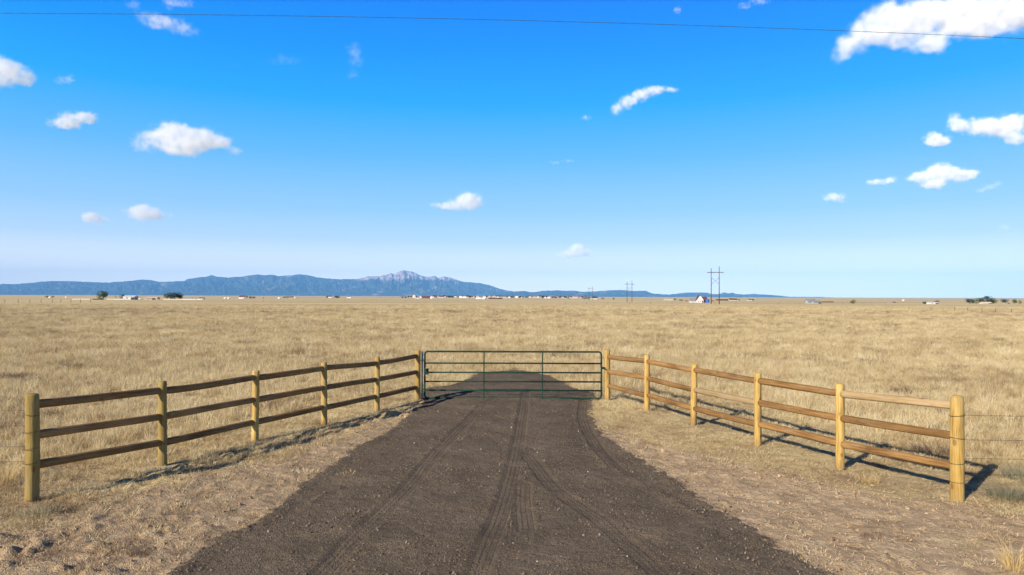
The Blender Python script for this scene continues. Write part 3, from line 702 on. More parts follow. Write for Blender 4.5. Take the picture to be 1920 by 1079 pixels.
far_fence([(x, 571 + (x - 1060) * .0012) for x in range(1060, 1700, 40)], 'thin wire fence crossing the plain below the pylons', 1.3, 3, .06)
far_fence([(1704, 583), (1746, 583.5), (1790, 585), (1814, 585.5), (1841, 587), (1867, 587.5), (1897, 588.5), (1930, 590)], 'post and wire fence on the right plain before the trees', 1.0, 3, .05)

# ------------------------------------------------------------------ trees
def crown_mesh(w, h, n, seed, cone=0.0, leaf=.5):
    rg = np.random.default_rng(seed); v = []; f = []; lumps = []
    for _ in range(9):
        a = rg.uniform(0, 6.28); zz = rg.uniform(.25, .8); rr_ = rg.uniform(.1, .3) * w * (1 - cone * zz)
        lumps.append((rr_ * math.cos(a), rr_ * math.sin(a), zz * h, rg.uniform(.16, .28) * w * (1 - .5 * cone * zz)))
    for i in range(n):
        lx, ly, lz, lr = lumps[i % 9]; d = rg.normal(size=3); d /= np.linalg.norm(d); r_ = lr * rg.uniform(.45, 1.0) ** .5
        c = np.array([lx, ly, lz]) + d * r_ * np.array([1, 1, .85]); c[2] = min(max(c[2], h * .06), h)
        a1 = rg.normal(size=3); a1 /= np.linalg.norm(a1); a2 = np.cross(a1, rg.normal(size=3)); a2 /= np.linalg.norm(a2); s = leaf * rg.uniform(.6, 1.3)
        k = len(v); v += [tuple(c - a1 * s), tuple(c + a2 * s * .6), tuple(c + a1 * s), tuple(c - a2 * s * .6)]; f.append((k, k + 1, k + 2, k + 3))
    return v, f
def tree(px, pb, Y, wpx, hpx, mat, label, group=None, n=420, seed=0, parts=True, name='tree'):
    x = at(px, pb, Y).x; z0 = gz(x, Y); w = wpx * Y / FPX; h = hpx * Y / FPX
    root = empty(name, (x, Y, z0)); tag(root, label, 'tree', group)
    v, f = crown_mesh(w * 1.4, h * 1.15, n, seed, leaf=max(.25, w * .06)); mesh_obj('crown', v, f, mat, root)
    mb = MB(); mb.tube([(0, 0, -.5), (0, 0, h * .35), (w * .05, 0, h * .7)], [w * .05, w * .035, w * .012], 7)
    for a in range(4): mb.tube([(0, 0, h * (.25 + .1 * a)), (math.cos(a * 1.7) * w * .28, math.sin(a * 1.7) * w * .28, h * (.5 + .08 * a))], [w * .02, w * .008], 5)
    mb.build('trunk', M_bark, root)
    return root
def Yb(px, pb, lo=150, hi=6000):
    return ground_hit(px, pb)[1]
Yf = 900.0     # the left farm
tree(193.5, 560, Yf, 17, 14, M_leafm, 'tall green tree standing alone at the left end of the farm', seed=1, n=700)
tree(217, 555, 1500, 4, 4, M_leafd, 'tiny round bush between the tall green tree and the grey barn', seed=2, n=150)
tree(230, 560, Yf + 5, 10, 9, M_leafd, 'small dark tree against the left end of the grey barn', seed=3)
tree(312, 560.5, Yf + 8, 9, 11, M_leafm, 'thin paler tree left of the dark evergreen mass at the farm', seed=4)
for i, (x_, w_, h_, l_) in enumerate(((320, 12, 12, 'dark evergreen beside the thin paler tree'), (328, 12, 13, 'tallest dark evergreen in the middle of the farm windbreak'), (336, 12, 11.5, 'rounded dark evergreen at the right end of the farm windbreak'))):
    tree(x_, 560.5, Yf + 4 * i, w_, h_, M_leafd, l_, 'dark evergreens of the farm windbreak', seed=5 + i, n=700)
for i, (x_, b_, w_, h_, Y_, mt_, l_) in enumerate((
    (463, 559, 6, 5, 1500, M_leafd, 'dark tree touching the maroon roofed white house'), (470, 559, 7, 4.5, 1520, M_leafd, 'dark bushy tree in the middle behind the maroon roofed white house'), (476, 559, 6, 3.2, 1510, M_leafd, 'lowest dark shrub trailing right of the maroon roofed white house'),
    (88, 555, 6, 3, 2200, M_leafd, 'low dark tree on the far left plain, left of a pair'), (99, 555, 5, 3, 2200, M_leafd, 'low dark tree on the far left plain, right of a pair'),
    (533, 556, 5, 3.2, 2300, M_leafd, 'left dark tree of the small far homestead'), (539, 556, 5, 3, 2320, M_leafd, 'right dark tree of the small far homestead'),
    (494, 559, 2.5, 2.5, 1500, M_leafd, 'lone tiny bush on the plain right of the maroon roofed house'),
    (617, 555, 10, 3.4, 2700, M_leafd, 'dark tree beside the tiny blue grey house below the saddle'), (632, 555, 9, 3.0, 2700, M_leafd, 'flat dark tree right of the tiny blue grey house'),
    (755, 556, 6, 3, 2500, M_leafd, 'dark tree left of the first suburb houses'), (760, 556, 5, 3, 2520, M_leafd, 'dark bush left of the first suburb houses'),
    (1096, 558, 7, 3.4, 2300, M_leafd, 'dark tree left of the third pylon foot'), (1101, 558, 6, 3.6, 2300, M_leafd, 'dark tree under the third pylon left pole'), (1111, 558, 6, 3, 2300, M_leafd, 'dark tree under the third pylon right pole'),
    (1066, 557, 7, 3.0, 2600, M_leafd, 'lone dark tree left of the third pylon cluster'),
    (1130, 559, 5, 2.6, 1900, M_leafd, 'small dark shrub between the third and second pylons'), (1151, 560.5, 4.5, 3.2, 1500, M_leafd, 'small round dark bush left of the second pylon'),
    (1266, 561.5, 5, 4.6, 1100, M_leafd, 'small dark tree at the end of the white rail fence'), (1277, 561.5, 6, 2, 1100, M_leafd, 'low dark bush right of the white rail fence'),
    (1600, 568, 9.5, 7, 480, M_leafo, 'round olive shrub alone on the right plain'),
    (1366, 560, 4, 3, 1300, M_leafd, 'small dark tree at the left end of the long low house'), (1386, 561, 3, 3, 1300, M_leafd, 'tiny dark tree right of the long low house'),
    (1735, 569, 9, 3.2, 560, M_leafd, 'low dark bush left of the small white shed on the right plain'), (1756, 568, 8, 5, 575, M_leafd, 'dark tree behind the small white shed on the right plain'),
    (1818, 568.5, 12, 8, 620, M_leafd, 'left tree of the shelterbelt at far right'), (1826, 568.5, 9, 8, 622, M_leafm, 'second tree of the shelterbelt, greener and lower'),
    (1838, 568.5, 12, 10, 640, M_leafd, 'dense dark tree left of the tallest shelterbelt tree'), (1852, 568.5, 15, 13, 640, M_leafd, 'tallest dark tree of the shelterbelt above the white roof'), (1861, 568.5, 12, 9, 642, M_leafm, 'yellowish green tree right of the tallest shelterbelt tree'),
    (1868, 568.5, 6, 8, 640, M_leafo, 'narrow olive tree ending the main shelterbelt'),
    (1884, 569, 10, 7.5, 620, M_leafd, 'separate dark tree right of the shelterbelt gap'), (1902, 569, 9, 8, 620, M_leafm, 'separate green tree near the right frame edge'), (1914, 569, 7, 6, 620, M_leafo, 'small olive tree at the right frame edge'))):
    tree(x_, b_, Y_, w_, h_, mt_, l_, None, 260 if w_ < 8 else 520, 30 + i)

# ------------------------------------------------------------------ buildings and vehicles
def house(px, pb, Y, wpx, hpx, wall, roof, label, cat='house', name='house', depth=.6, roofk=.45, gable_front=False, nwin=2, rz=0.0, door=True, group=None):
    """gabled building; wpx, hpx in photo pixels give its true size at its distance"""
    p = at(px, pb, Y); z0 = gz(p.x, Y); w = wpx * Y / FPX; h = hpx * Y / FPX; d = w * depth; hw = h * (1 - roofk)
    root = empty(name, (p.x, Y, z0), rz); tag(root, label, cat, group)
    e = .35
    mb = MB()
    if gable_front:
        mb.add([(-w/2,-d/2,-.5),(w/2,-d/2,-.5),(w/2,d/2,-.5),(-w/2,d/2,-.5),(-w/2,-d/2,hw),(w/2,-d/2,hw),(w/2,d/2,hw),(-w/2,d/2,hw),(0,-d/2,h-.1),(0,d/2,h-.1)],
               [(0,1,5,8,4),(2,3,7,9,6),(1,2,6,5),(3,0,4,7),(0,3,2,1)]); mb.build('wall', wall, root)
        mb = MB(); t_ = .18; s_ = (h - hw) / (w / 2)
        for sg in (-1, 1):
            xe = sg * (w / 2 + e); ze = hw - e * s_
            mb.add([(xe,-d/2-e,ze),(0,-d/2-e,h),(0,d/2+e,h),(xe,d/2+e,ze),(xe,-d/2-e,ze+t_),(0,-d/2-e,h+t_),(0,d/2+e,h+t_),(xe,d/2+e,ze+t_)],[(0,1,2,3),(4,7,6,5),(0,4,5,1),(2,6,7,3),(0,3,7,4)])
        mb.build('roof', roof, root)
    else:
        mb.add([(-w/2,-d/2,-.5),(w/2,-d/2,-.5),(w/2,d/2,-.5),(-w/2,d/2,-.5),(-w/2,-d/2,hw),(w/2,-d/2,hw),(w/2,d/2,hw),(-w/2,d/2,hw),(-w/2,0,h-.1),(w/2,0,h-.1)],
               [(0,1,5,4),(1,2,6,9,5),(2,3,7,6),(3,0,4,8,7),(0,3,2,1)]); mb.build('wall', wall, root)
        mb = MB(); t_ = .18; s_ = (h - hw) / (d / 2)
        for sg in (-1, 1):
            ye = sg * (d / 2 + e); ze = hw - e * s_
            mb.add([(-w/2-e,ye,ze),(w/2+e,ye,ze),(w/2+e,0,h),(-w/2-e,0,h),(-w/2-e,ye,ze+t_),(w/2+e,ye,ze+t_),(w/2+e,0,h+t_),(-w/2-e,0,h+t_)],[(0,1,2,3),(4,7,6,5),(0,4,5,1),(1,5,6,2),(0,3,7,4)])
        mb.build('roof', roof, root)
    for i in range(nwin):
        xx = -w / 2 + w * (i + .7) / (nwin + .9); s1 = min(w * .07, 1.1); zc = hw * .55; s2 = min(hw * .2, .75)
        mb = MB(); mb.box(xx - s1 - .1, xx + s1 + .1, -d/2 - .06, -d/2 - .01, zc - s2 - .1, zc + s2 + .1); fo = mb.build('window', M_white, root)
        mb = MB(); mb.box(xx - s1, xx + s1, -d/2 - .09, -d/2 - .062, zc - s2, zc + s2); mb.build('pane', M_glass, fo)
    if door:
        mb = MB(); dw = .5 if cat == 'house' else min(2.2, w * .16); dh = min(hw * .8, 2.1 if cat == 'house' else 4)
        mb.box(w * .36 - dw, w * .36 + dw, -d/2 - .07, -d/2 - .01, -.05, dh); mb.build('door', M_door if cat == 'house' else M_black, root)
    return root
def vehicle(px, pb, Y, wpx, hpx, mat, label, cat='car', name='parked_car', boxy=.5):
    p = at(px, pb, Y); z0 = gz(p.x, Y); L_ = wpx * Y / FPX; h = hpx * Y / FPX; w = min(L_ * .45, 2.4); root = empty(name, (p.x, Y, z0)); tag(root, label, cat)
    bz = h * .2; mz = h * (.45 + .25 * boxy)
    mb = MB(); c1 = L_ * (.30 - .22 * boxy); c2 = L_ * (.22 - .18 * boxy)
    prof = [(-L_/2, bz), (L_/2, bz), (L_/2, mz), (L_/2 - c1, mz * 1.02), (L_/2 - c1 - L_*.06, h), (-L_/2 + c2, h), (-L_/2 + c2 * .3, mz * 1.02), (-L_/2, mz)]
    n = len(prof); v = [(a, -w/2, z) for a, z in prof] + [(a, w/2, z) for a, z in prof]
    mb.add(v, [tuple(range(n)), tuple(range(2*n-1, n-1, -1))] + [(i, i + n, (i+1) % n + n, (i+1) % n) for i in range(n)]); mb.build('body', mat, root)
    mb = MB(); mb.box(-L_/2 + c2 + L_*.05, L_/2 - c1 - L_*.10, -w/2 - .03, -w/2 - .005, mz * 1.05, h * .93); mb.build('window', M_glass, root)
    for sx in (-1, 1):
        for sy in (-1, 1):
            mb = MB(); mb.tube([(sx * L_ * .32, sy * w/2 - .1, bz * 1.1), (sx * L_ * .32, sy * w/2 + .1, bz * 1.1)], bz * 1.1, 12); mb.build('wheel', M_rubber, root)
    return root
def shed_tank(): pass
# left farm
house(245, 560.5, Yf, 21, 7.6, M_metalw, M_metalw, 'large pale grey metal barn at the left farm', 'barn', 'barn', .7, .3, nwin=1)
house(225, 560.3, Yf - 25, 18, 1.7, M_greyw, M_greyr, 'long low grey shed in front of the small dark tree', 'shed', 'shed', .2, .3, nwin=0, door=False)
house(255.5, 560.3, Yf - 28, 4.2, 4, M_black, M_black, 'black open fronted shed right of the grey barn', 'shed', 'shed', .8, .2, nwin=0, door=False)
vehicle(262, 560.3, Yf - 30, 5.4, 3.3, M_white, 'white panel van parked right of the black shed', 'van', 'parked_van', .9)
vehicle(274.5, 561.5, Yf - 60, 5.2, 2.6, M_white, 'white car parked alone in the middle of the farm yard', boxy=.4)
house(286.5, 560.3, Yf + 20, 21, 5.0, M_pink, M_pink, 'low pinkish farmhouse left of the windbreak', 'house', 'house', .5, .35, nwin=4)
vehicle(288, 560.2, Yf - 20, 4.5, 3.2, M_black, 'black pickup truck before the pinkish farmhouse', 'truck', 'parked_truck', .5)
vehicle(297, 560.4, Yf - 22, 5.0, 1.9, M_greyw, 'grey car right of the black pickup truck', boxy=.4)
house(355, 559.5, 1050, 24, 2.9, M_cream, M_greyr, 'long cream mobile home right of the windbreak', 'house', 'mobile_home', .2, .25, nwin=5)
house(378, 559.3, 1050, 10, 3.4, M_white, M_darkr, 'white cottage right of the long mobile home', 'house', 'house', .6, .4, nwin=1)
def board_fence(px0, px1, pb, Y, h, mat, label):
    a = at(px0, pb, Y); b_ = at(px1, pb, Y); root = empty('board_fence', (a.x, Y, gz(a.x, Y))); tag(root, label, 'fence'); L_ = b_.x - a.x
    n = max(4, int(L_ / 4)); 
    for k in range(2):
        mb = MB(); mb.box(0, L_, -.03, .03, h * (.35 + .45 * k), h * (.35 + .45 * k) + .28); mb.build('rail', mat, root)
    for k in range(n + 1):
        mb = MB(); mb.box(k * L_ / n - .08, k * L_ / n + .08, .032, .16, -.4, h); mb.build('post', mat, root)
board_fence(135, 168, 561, Yf - 10, 1.1, M_white, 'short stretch of white board fence at the left edge of the farm')
board_fence(200, 238, 561.5, Yf - 40, 1.1, M_white, 'white board fence in front of the tall green tree and barn')
board_fence(306, 375, 561.8, Yf - 50, 1.25, M_white, 'long white board fence in front of the windbreak')
board_fence(1245, 1262, 562, 1050, 3.0, M_white, 'pale pen of boards left of the white gabled house')
house(184, 561, Yf - 20, 18, 1.5, M_darkr, M_darkr, 'long low dark block below the tall green tree', 'shed', 'shed', .3, .3, nwin=0, door=False)  # low gabled block, walls and roof in one dark colour
# farther homesteads
house(454, 560, 1480, 10, 5.4, M_white, M_maroon, 'white house with a maroon roof on the left plain', 'house', 'house', .6, .45, nwin=2)
house(422, 560, 1400, 4, 2.2, M_white, M_white, 'left one of two tiny white sheds', 'shed', 'shed', .6, .3, nwin=0)
house(428.5, 560, 1400, 4, 2.2, M_white, M_white, 'right one of two tiny white sheds', 'shed', 'shed', .6, .3, nwin=0)
house(462, 556, 2300, 4.5, 2.5, M_white, M_greyr, 'pale distant house showing over the maroon roofed one', 'house', 'house', .6, .4, nwin=1)
house(94, 557.5, 1900, 4.5, 2.0, M_white, M_white, 'tiny white shed below a pair of far left trees', 'shed', 'shed', .6, .3, nwin=0)
house(124, 557, 1900, 2.6, 2.0, M_white, M_white, 'lone tiny white hut on the far left plain', 'shed', 'shed', .6, .3, nwin=0)
house(523.5, 559.5, 1500, 4.5, 2.2, M_white, M_white, 'tiny white shed left of the small far homestead', 'shed', 'shed', .6, .3, nwin=0)
house(546, 557.5, 2100, 8, 3.2, M_pink, M_darkr, 'small pinkish house of the far homestead', 'house', 'house', .5, .5, nwin=1)
house(553.5, 558, 2100, 5, 2.2, M_cream, M_cream, 'small cream shed right of the far pinkish house', 'shed', 'shed', .6, .3, nwin=0)
house(619, 556.5, 2600, 7, 3.2, M_white, M_greyr, 'tiny blue grey roofed house below the mountain saddle', 'house', 'house', .6, .5, nwin=1)
house(655, 557, 2400, 8, 3.4, M_white, M_greyr, 'lone white house just left of the peak', 'house', 'house', .6, .4, nwin=1)
house(799, 557.5, 2300, 15, 4.6, M_redw, M_maroon, 'big dark red barn among the suburb houses', 'barn', 'barn', .5, .5, nwin=2)
house(809, 557.5, 2290, 4.6, 4.6, M_white, M_maroon, 'white gable wing at the right end of the red barn', 'house', 'house', 1, .4, True, 0)
house(783, 557.5, 2250, 8, 2.6, M_white, M_greyr, 'white house left of the big red barn', 'house', 'house', .5, .4, nwin=2)
house(899, 558.5, 1900, 13, 4.2, M_white, M_greyr, 'large white building left of the brown shed row', 'building', 'building', .5, .2, nwin=2)
house(907.5, 559.3, 1700, 9, 1.9, M_white, M_white, 'low white shed in front of the large white building', 'shed', 'shed', .5, .2, nwin=0)
house(929, 559.2, 1850, 26, 2.6, M_door, M_darkr, 'long low brown shed row right of the white building', 'shed', 'shed', .2, .4, nwin=0)
house(1029, 557.5, 3000, 5, 3, M_white, M_white, 'lone bright white house in the right part of the suburb', 'house', 'house', .6, .4, nwin=0)
house(1116, 560, 1800, 15, 1.9, M_cream, M_cream, 'long pale low shed right of the third pylon', 'shed', 'shed', .2, .3, nwin=0)
# the near white gabled house on the right
HY = 560.0
house(1311, 567.5, HY, 13, 14.2, M_white, M_maroon, 'white gabled house with a maroon roof left of the nearest pylon', 'house', 'house', .9, .62, True, 2)
house(1319, 566, HY + 3.0, 11, 10.8, M_cream, M_maroon, 'maroon roofed wing right of the white gable front', 'house', 'house', .7, .62, False, 1)
house(1300, 566.5, HY + 1, 10, 8.5, M_cream, M_greyr, 'grey roofed lean wing left of the white gable front', 'house', 'house', .8, .75, False, 1)
house(1302, 567.8, HY - 9, 19, 1.7, M_white, M_white, 'low white wall with coping before the white gabled house', 'wall', 'garden_wall', .05, .2, nwin=0, door=False)
def tank(px, pb, Y, wpx, hpx, mat, label):
    p = at(px, pb, Y); r_ = wpx * Y / FPX / 2; h = hpx * Y / FPX; root = empty('storage_tank', (p.x, Y, gz(p.x, Y))); tag(root, label, 'tank')
    mb = MB(); mb.tube([(0, 0, -.3), (0, 0, h * .85)], r_, 24); mb.build('tank_body', mat, root)
    mb = MB(); mb.tube([(0, 0, h * .85 + .005), (0, 0, h * .95), (0, 0, h)], [r_ * 1.02, r_ * .6, r_ * .12], 24); mb.build('lid', mat, root)
tank(1326.5, 565.5, HY - 2, 7, 7.2, M_blue, 'blue round storage tank beside the white gabled house')
tank(1300, 560.5, HY + 60, 4.4, 8, M_white, 'white tank rising behind the grey roofed wing')
vehicle(1336, 562, 900, 6, 2.2, M_redp, 'red truck parked right of the blue tank', 'truck', 'parked_truck', .6)
vehicle(1287.5, 562.2, 900, 5, 2.2, M_redp, 'red car parked left of the white gabled house', boxy=.4)
house(1354, 560.6, 1250, 22, 2.4, M_redw, M_darkr, 'long dark red shed behind the nearest pylon feet', 'shed', 'shed', .2, .5, nwin=0)
house(1374, 561, 1250, 15, 4.2, M_cream, M_maroon, 'long low cream house with a dark roof right of the nearest pylon', 'house', 'house', .5, .55, nwin=3)
house(1407, 561, 1400, 12, 2.4, M_white, M_darkr, 'far white shed with dark roof right of the long cream house', 'shed', 'shed', .4, .5, nwin=1)
# grey hipped house and right side
house(1520, 568.5, 520, 15, 8.2, M_greyw, M_greyr, 'grey house with a tall roof alone on the right plain', 'house', 'house', .8, .6, nwin=2)
house(1530, 568.5, 517, 13, 5.4, M_greyw, M_greyr, 'low grey garage wing attached right of the grey house', 'garage', 'garage', .7, .5, nwin=1)
house(1550, 566.7, 760, 24, 1.5, M_door, M_door, 'long low rusty brown shed right of the grey house', 'shed', 'shed', .15, .3, nwin=0, door=False)
house(1748, 569.8, 545, 17, 3.4, M_white, M_metalw, 'small white shed between two dark bushes on the right plain', 'shed', 'shed', .5, .4, nwin=1)
house(1694, 563.5, 1500, 4, 2, M_white, M_white, 'tiny lone white hut on the far right plain', 'shed', 'shed', .6, .3, nwin=0)
house(1676, 568, 700, 4, 1.8, M_pink, M_darkr, 'tiny orange brown hut left of the white shed on the right plain', 'shed', 'shed', .6, .4, nwin=0)
house(1848, 570, 590, 17, 3.2, M_cream, M_cream, 'cream roofed shed in front of the tallest shelterbelt tree', 'shed', 'shed', .5, .5, nwin=2)
house(1887, 569.6, 596, 9, 1.8, M_white, M_greyr, 'low white shed before the separate dark tree', 'shed', 'shed', .4, .4, nwin=0)
# the suburb strip: tiny houses and trees, many alike
def tiny_house_mesh(w, d, h, wall, roof):
    mb = MB(); hw = h * .55
    mb.add([(-w/2,-d/2,-3),(w/2,-d/2,-3),(w/2,d/2,-3),(-w/2,d/2,-3),(-w/2,-d/2,hw),(w/2,-d/2,hw),(w/2,d/2,hw),(-w/2,d/2,hw),(-w/2,0,h),(w/2,0,h)], [(0,1,5,4),(1,2,6,9,5),(2,3,7,6),(3,0,4,8,7)], 0)
    mb.add([(-w/2-.4,-d/2-.5,hw-.1),(w/2+.4,-d/2-.5,hw-.1),(w/2+.4,0,h+.2),(-w/2-.4,0,h+.2),(w/2+.4,d/2+.5,hw-.1),(-w/2-.4,d/2+.5,hw-.1)], [(0,1,2,3),(3,2,4,5)], 1)
    me_ = bpy.data.meshes.new('house'); me_.from_pydata(mb.v, [], mb.f); me_.materials.append(wall); me_.materials.append(roof); me_.polygons.foreach_set('material_index', mb.m); return me_
hm = [tiny_house_mesh(15, 10, 6.5, M_white, M_greyr), tiny_house_mesh(12, 9, 7.5, M_cream, M_darkr), tiny_house_mesh(18, 11, 6, M_pink, M_greyr), tiny_house_mesh(14, 9, 5.5, M_white, M_darkr), tiny_house_mesh(13, 9, 6.5, M_greyw, M_maroon)]
kl = ['tiny white house with a grey roof in the far suburb strip', 'tiny cream house with a dark roof in the far suburb strip', 'tiny pinkish house in the far suburb strip', 'tiny low white house with a dark roof in the far suburb strip', 'tiny grey house with a maroon roof in the far suburb strip']
rs = random.Random(5)
tv_, tf_ = crown_mesh(9, 7, 130, 99, leaf=.8); tree_me = bpy.data.meshes.new('tree'); tree_me.from_pydata(tv_, [], tf_)
mb = MB(); mb.tube([(0, 0, -3), (0, 0, 4)], .3, 6)
bm = bmesh.new(); bm.from_mesh(tree_me)
tmp = bpy.data.meshes.new('t'); tmp.from_pydata(mb.v, [], mb.f); bm.from_mesh(tmp); bm.to_mesh(tree_me); bm.free(); tree_me.materials.append(M_leafd)
for i in range(120):
    px = rs.choice([rs.uniform(765, 1015), rs.uniform(810, 960), rs.uniform(1010, 1100)]); Y_ = rs.uniform(3000, 4600); p = at(px, 556, Y_); k = rs.randrange(5)
    o = bpy.data.objects.new('house', hm[k]); COL.objects.link(o); s_ = rs.uniform(1.0, 1.55); o.scale = (s_, s_, s_); o.location = (p.x, Y_, gz(p.x, Y_) + rs.uniform(0, 5)); o.rotation_euler = (0, 0, rs.choice([0, 0, 1.57, .5])); tag(o, kl[k], 'house', 'alike: ' + kl[k][5:])
for i in range(130):
    px = rs.choice([rs.uniform(765, 1015), rs.uniform(830, 1000), rs.uniform(1010, 1120)]); Y_ = rs.uniform(2900, 4400); p = at(px, 556, Y_)
    o = bpy.data.objects.new('tree', tree_me); COL.objects.link(o); s_ = rs.uniform(1.0, 2.0); o.scale = (s_ * rs.uniform(.8, 1.6), s_, s_); o.location = (p.x, Y_, gz(p.x, Y_)); tag(o, 'tiny dark tree between the houses of the far suburb strip', 'tree', 'trees of the far suburb strip')

# ------------------------------------------------------------------ mountains
def mountains(name, sky_pts, Rc, depth, seed, rocky, mat):
    xs_ = np.linspace(sky_pts[0][0], sky_pts[-1][0], int(abs(sky_pts[-1][0] - sky_pts[0][0]) * .9)); ys_ = np.interp(xs_, [p[0] for p in sky_pts], [p[1] for p in sky_pts])
    ys_ = ys_ + (fbm(xs_ / 6, xs_ * 0, 3, seed) - .5) * 1.2
    dirs = [ray(x, y) for x, y in zip(xs_, ys_)]; tx = np.array([d.x for d in dirs]); tz = np.array([d.z for d in dirs])
    M_ = 70; ts = np.linspace(0, 1.35, M_); v = []; 
    A_, T_ = np.meshgrid(np.arange(len(xs_)), ts)
    Yd = Rc - depth * (1 - T_); top = (tz * Rc + 14)[A_]     # height above plain (z=-8 base below)
    rid = 1 - np.abs(2 * fbm(A_ / 16.0 + T_ * 1.5, T_ * 5, 5, seed + 3) - 1); rid2 = 1 - np.abs(2 * fbm(A_ / 5.0, T_ * 9, 4, seed + 8) - 1)
    body = np.where(T_ <= 1, T_ ** .75, 1 - (T_ - 1) * 2.2)
    cut = (1 - .75 * (1 - rid) * np.sin(np.pi * np.clip(T_, 0, 1)) ** .7 * 1.6) * (1 - .5 * (1 - rid2) * np.sin(np.pi * np.clip(T_, 0, 1)) ** .7)
    Hh = top * body * np.clip(cut, .1, 1)
    lim = top * (Yd / Rc) ; Hh = np.where(T_ < 1, np.minimum(Hh, lim * .995), Hh) - 14 + CAM.z
    Xw = tx[A_] * Yd
    co = np.stack([Xw, Yd, np.maximum(Hh, -30)], -1).reshape(-1, 3); nx_ = len(xs_)
    i0 = (np.arange(M_ - 1)[:, None] * nx_ + np.arange(nx_ - 1)[None, :]).reshape(-1); q = np.stack([i0, i0 + 1, i0 + 1 + nx_, i0 + nx_], -1)
    me_ = bpy.data.meshes.new(name); me_.from_pydata(co.tolist(), [], q.tolist()); me_.materials.append(mat); me_.polygons.foreach_set('use_smooth', [True] * len(q)); me_.update()
    o = bpy.data.objects.new(name, me_); COL.objects.link(o); tag(o, kind='structure'); return o
def mt_mat(name, rock_z0, rock_z1):
    mt, t, b = new_mat(name, .95, spec=0); g = NB(t); pos = g.n('ShaderNodeNewGeometry').outputs['Position']
    z = g.n('ShaderNodeSeparateXYZ'); g.L(pos, z.inputs[0])
    n1 = g.noise(pos, .0011, 6, .6); n2 = g.noise(pos, .004, 5, .65); n3 = g.noise(g.mapping(pos, (1, .25, 1)), .0009, 5, .7)
    forest = g.ramp(n2, [(.3, (.012, .026, .025)), (.7, (.06, .085, .06))])
    patch = g.math('MULTIPLY', g.mr(n3, .54, .62), g.mr(n2, .48, .56))
    c = g.mix(g.math('MULTIPLY', patch, .5), forest, (.52, .40, .33))
    hz = g.math('ADD', z.outputs[2], g.math('MULTIPLY', g.math('SUBTRACT', n1, .5), 700.0))
    pk = g.math('ADD', g.math('MULTIPLY', g.mr(z.outputs[0], -12500, -10000), 560.0), hz)
    c = g.mix(g.mr(pk, rock_z0, rock_z1), c, g.ramp(n2, [(.35, (.26, .18, .15)), (.65, (.52, .43, .38))]))
    g.L(c, b.inputs['Base Color']); return mt
M_mt = mt_mat('forested_mountain', 1500, 1640); M_mt2 = mt_mat('low_hills', 9000, 9100)
S1 = [(-260,540),(-180,536),(-90,531),(-40,534),(0,533),(40,532),(87,527),(120,527),(160,528.5),(200,530),(235,527.5),(262,524.5),(285,525),(298,529),(320,528),(345,527),(352,523),(370,520.5),(385,519),(396,515.5),(410,519),(430,520.5),(455,518.5),(470,516.5),(482,514),(495,516),(512,515),(520,517.5),(545,515.5),(555,514.5),(575,515),(590,519),(610,522),(640,523.5),(668,523),(672,522),(690,518),(712,518),(725,515),(734,512),(738,514.5),(745,511),(752,508),(757,506.5),(770,508),(778,511),(786,515),(793,517.5),(806,519),(815,517.5),(822,521),(832,518.5),(843,520),(860,526),(875,529),(897,530.5),(915,534),(935,541),(950,545),(965,547),(990,550),(1010,554),(1030,556)]
S2 = [(930,556),(950,549),(965,546.5),(985,546),(997,548.5),(1005,548),(1015,545.5),(1045,544.5),(1060,545.5),(1077,545),(1092,547.5),(1110,547),(1130,545.5),(1160,544),(1170,544.5),(1185,546),(1200,545.5),(1213,546),(1222,550),(1240,552),(1255,552.5),(1268,551),(1282,549),(1303,548.5),(1325,549),(1334,551.7),(1348,551.7),(1358,548.5),(1367,550.6),(1373,549),(1380,551.7),(1397,552),(1413,551.5),(1439,553),(1466,555),(1475,556.5),(1502,557),(1543,557.3),(1570,558.5)]
mountains('mountains', S1, 44000, 9000, 3, True, M_mt)
mountains('hills', S2, 34000, 4000, 5, False, M_mt2)

# ------------------------------------------------------------------ haze
mt = bpy.data.materials.new('haze'); mt.use_nodes = True; t = mt.node_tree; t.nodes.clear(); g = NB(t)
o_ = g.n('ShaderNodeOutputMaterial'); pv = g.n('ShaderNodeVolumePrincipled'); pv.inputs['Color'].default_value = (.19, .50, 1.0, 1); pv.inputs['Density'].default_value = HAZE_D; pv.inputs['Anisotropy'].default_value = -.25
g.L(pv.outputs[0], o_.inputs['Volume'])
mb = MB(); mb.box(-59000, 59000, -4000, 59000, -40, 2100); hz = mb.build('haze', mt); tag(hz, 'thin blue haze over the plain and mountains', 'haze', kind='stuff')

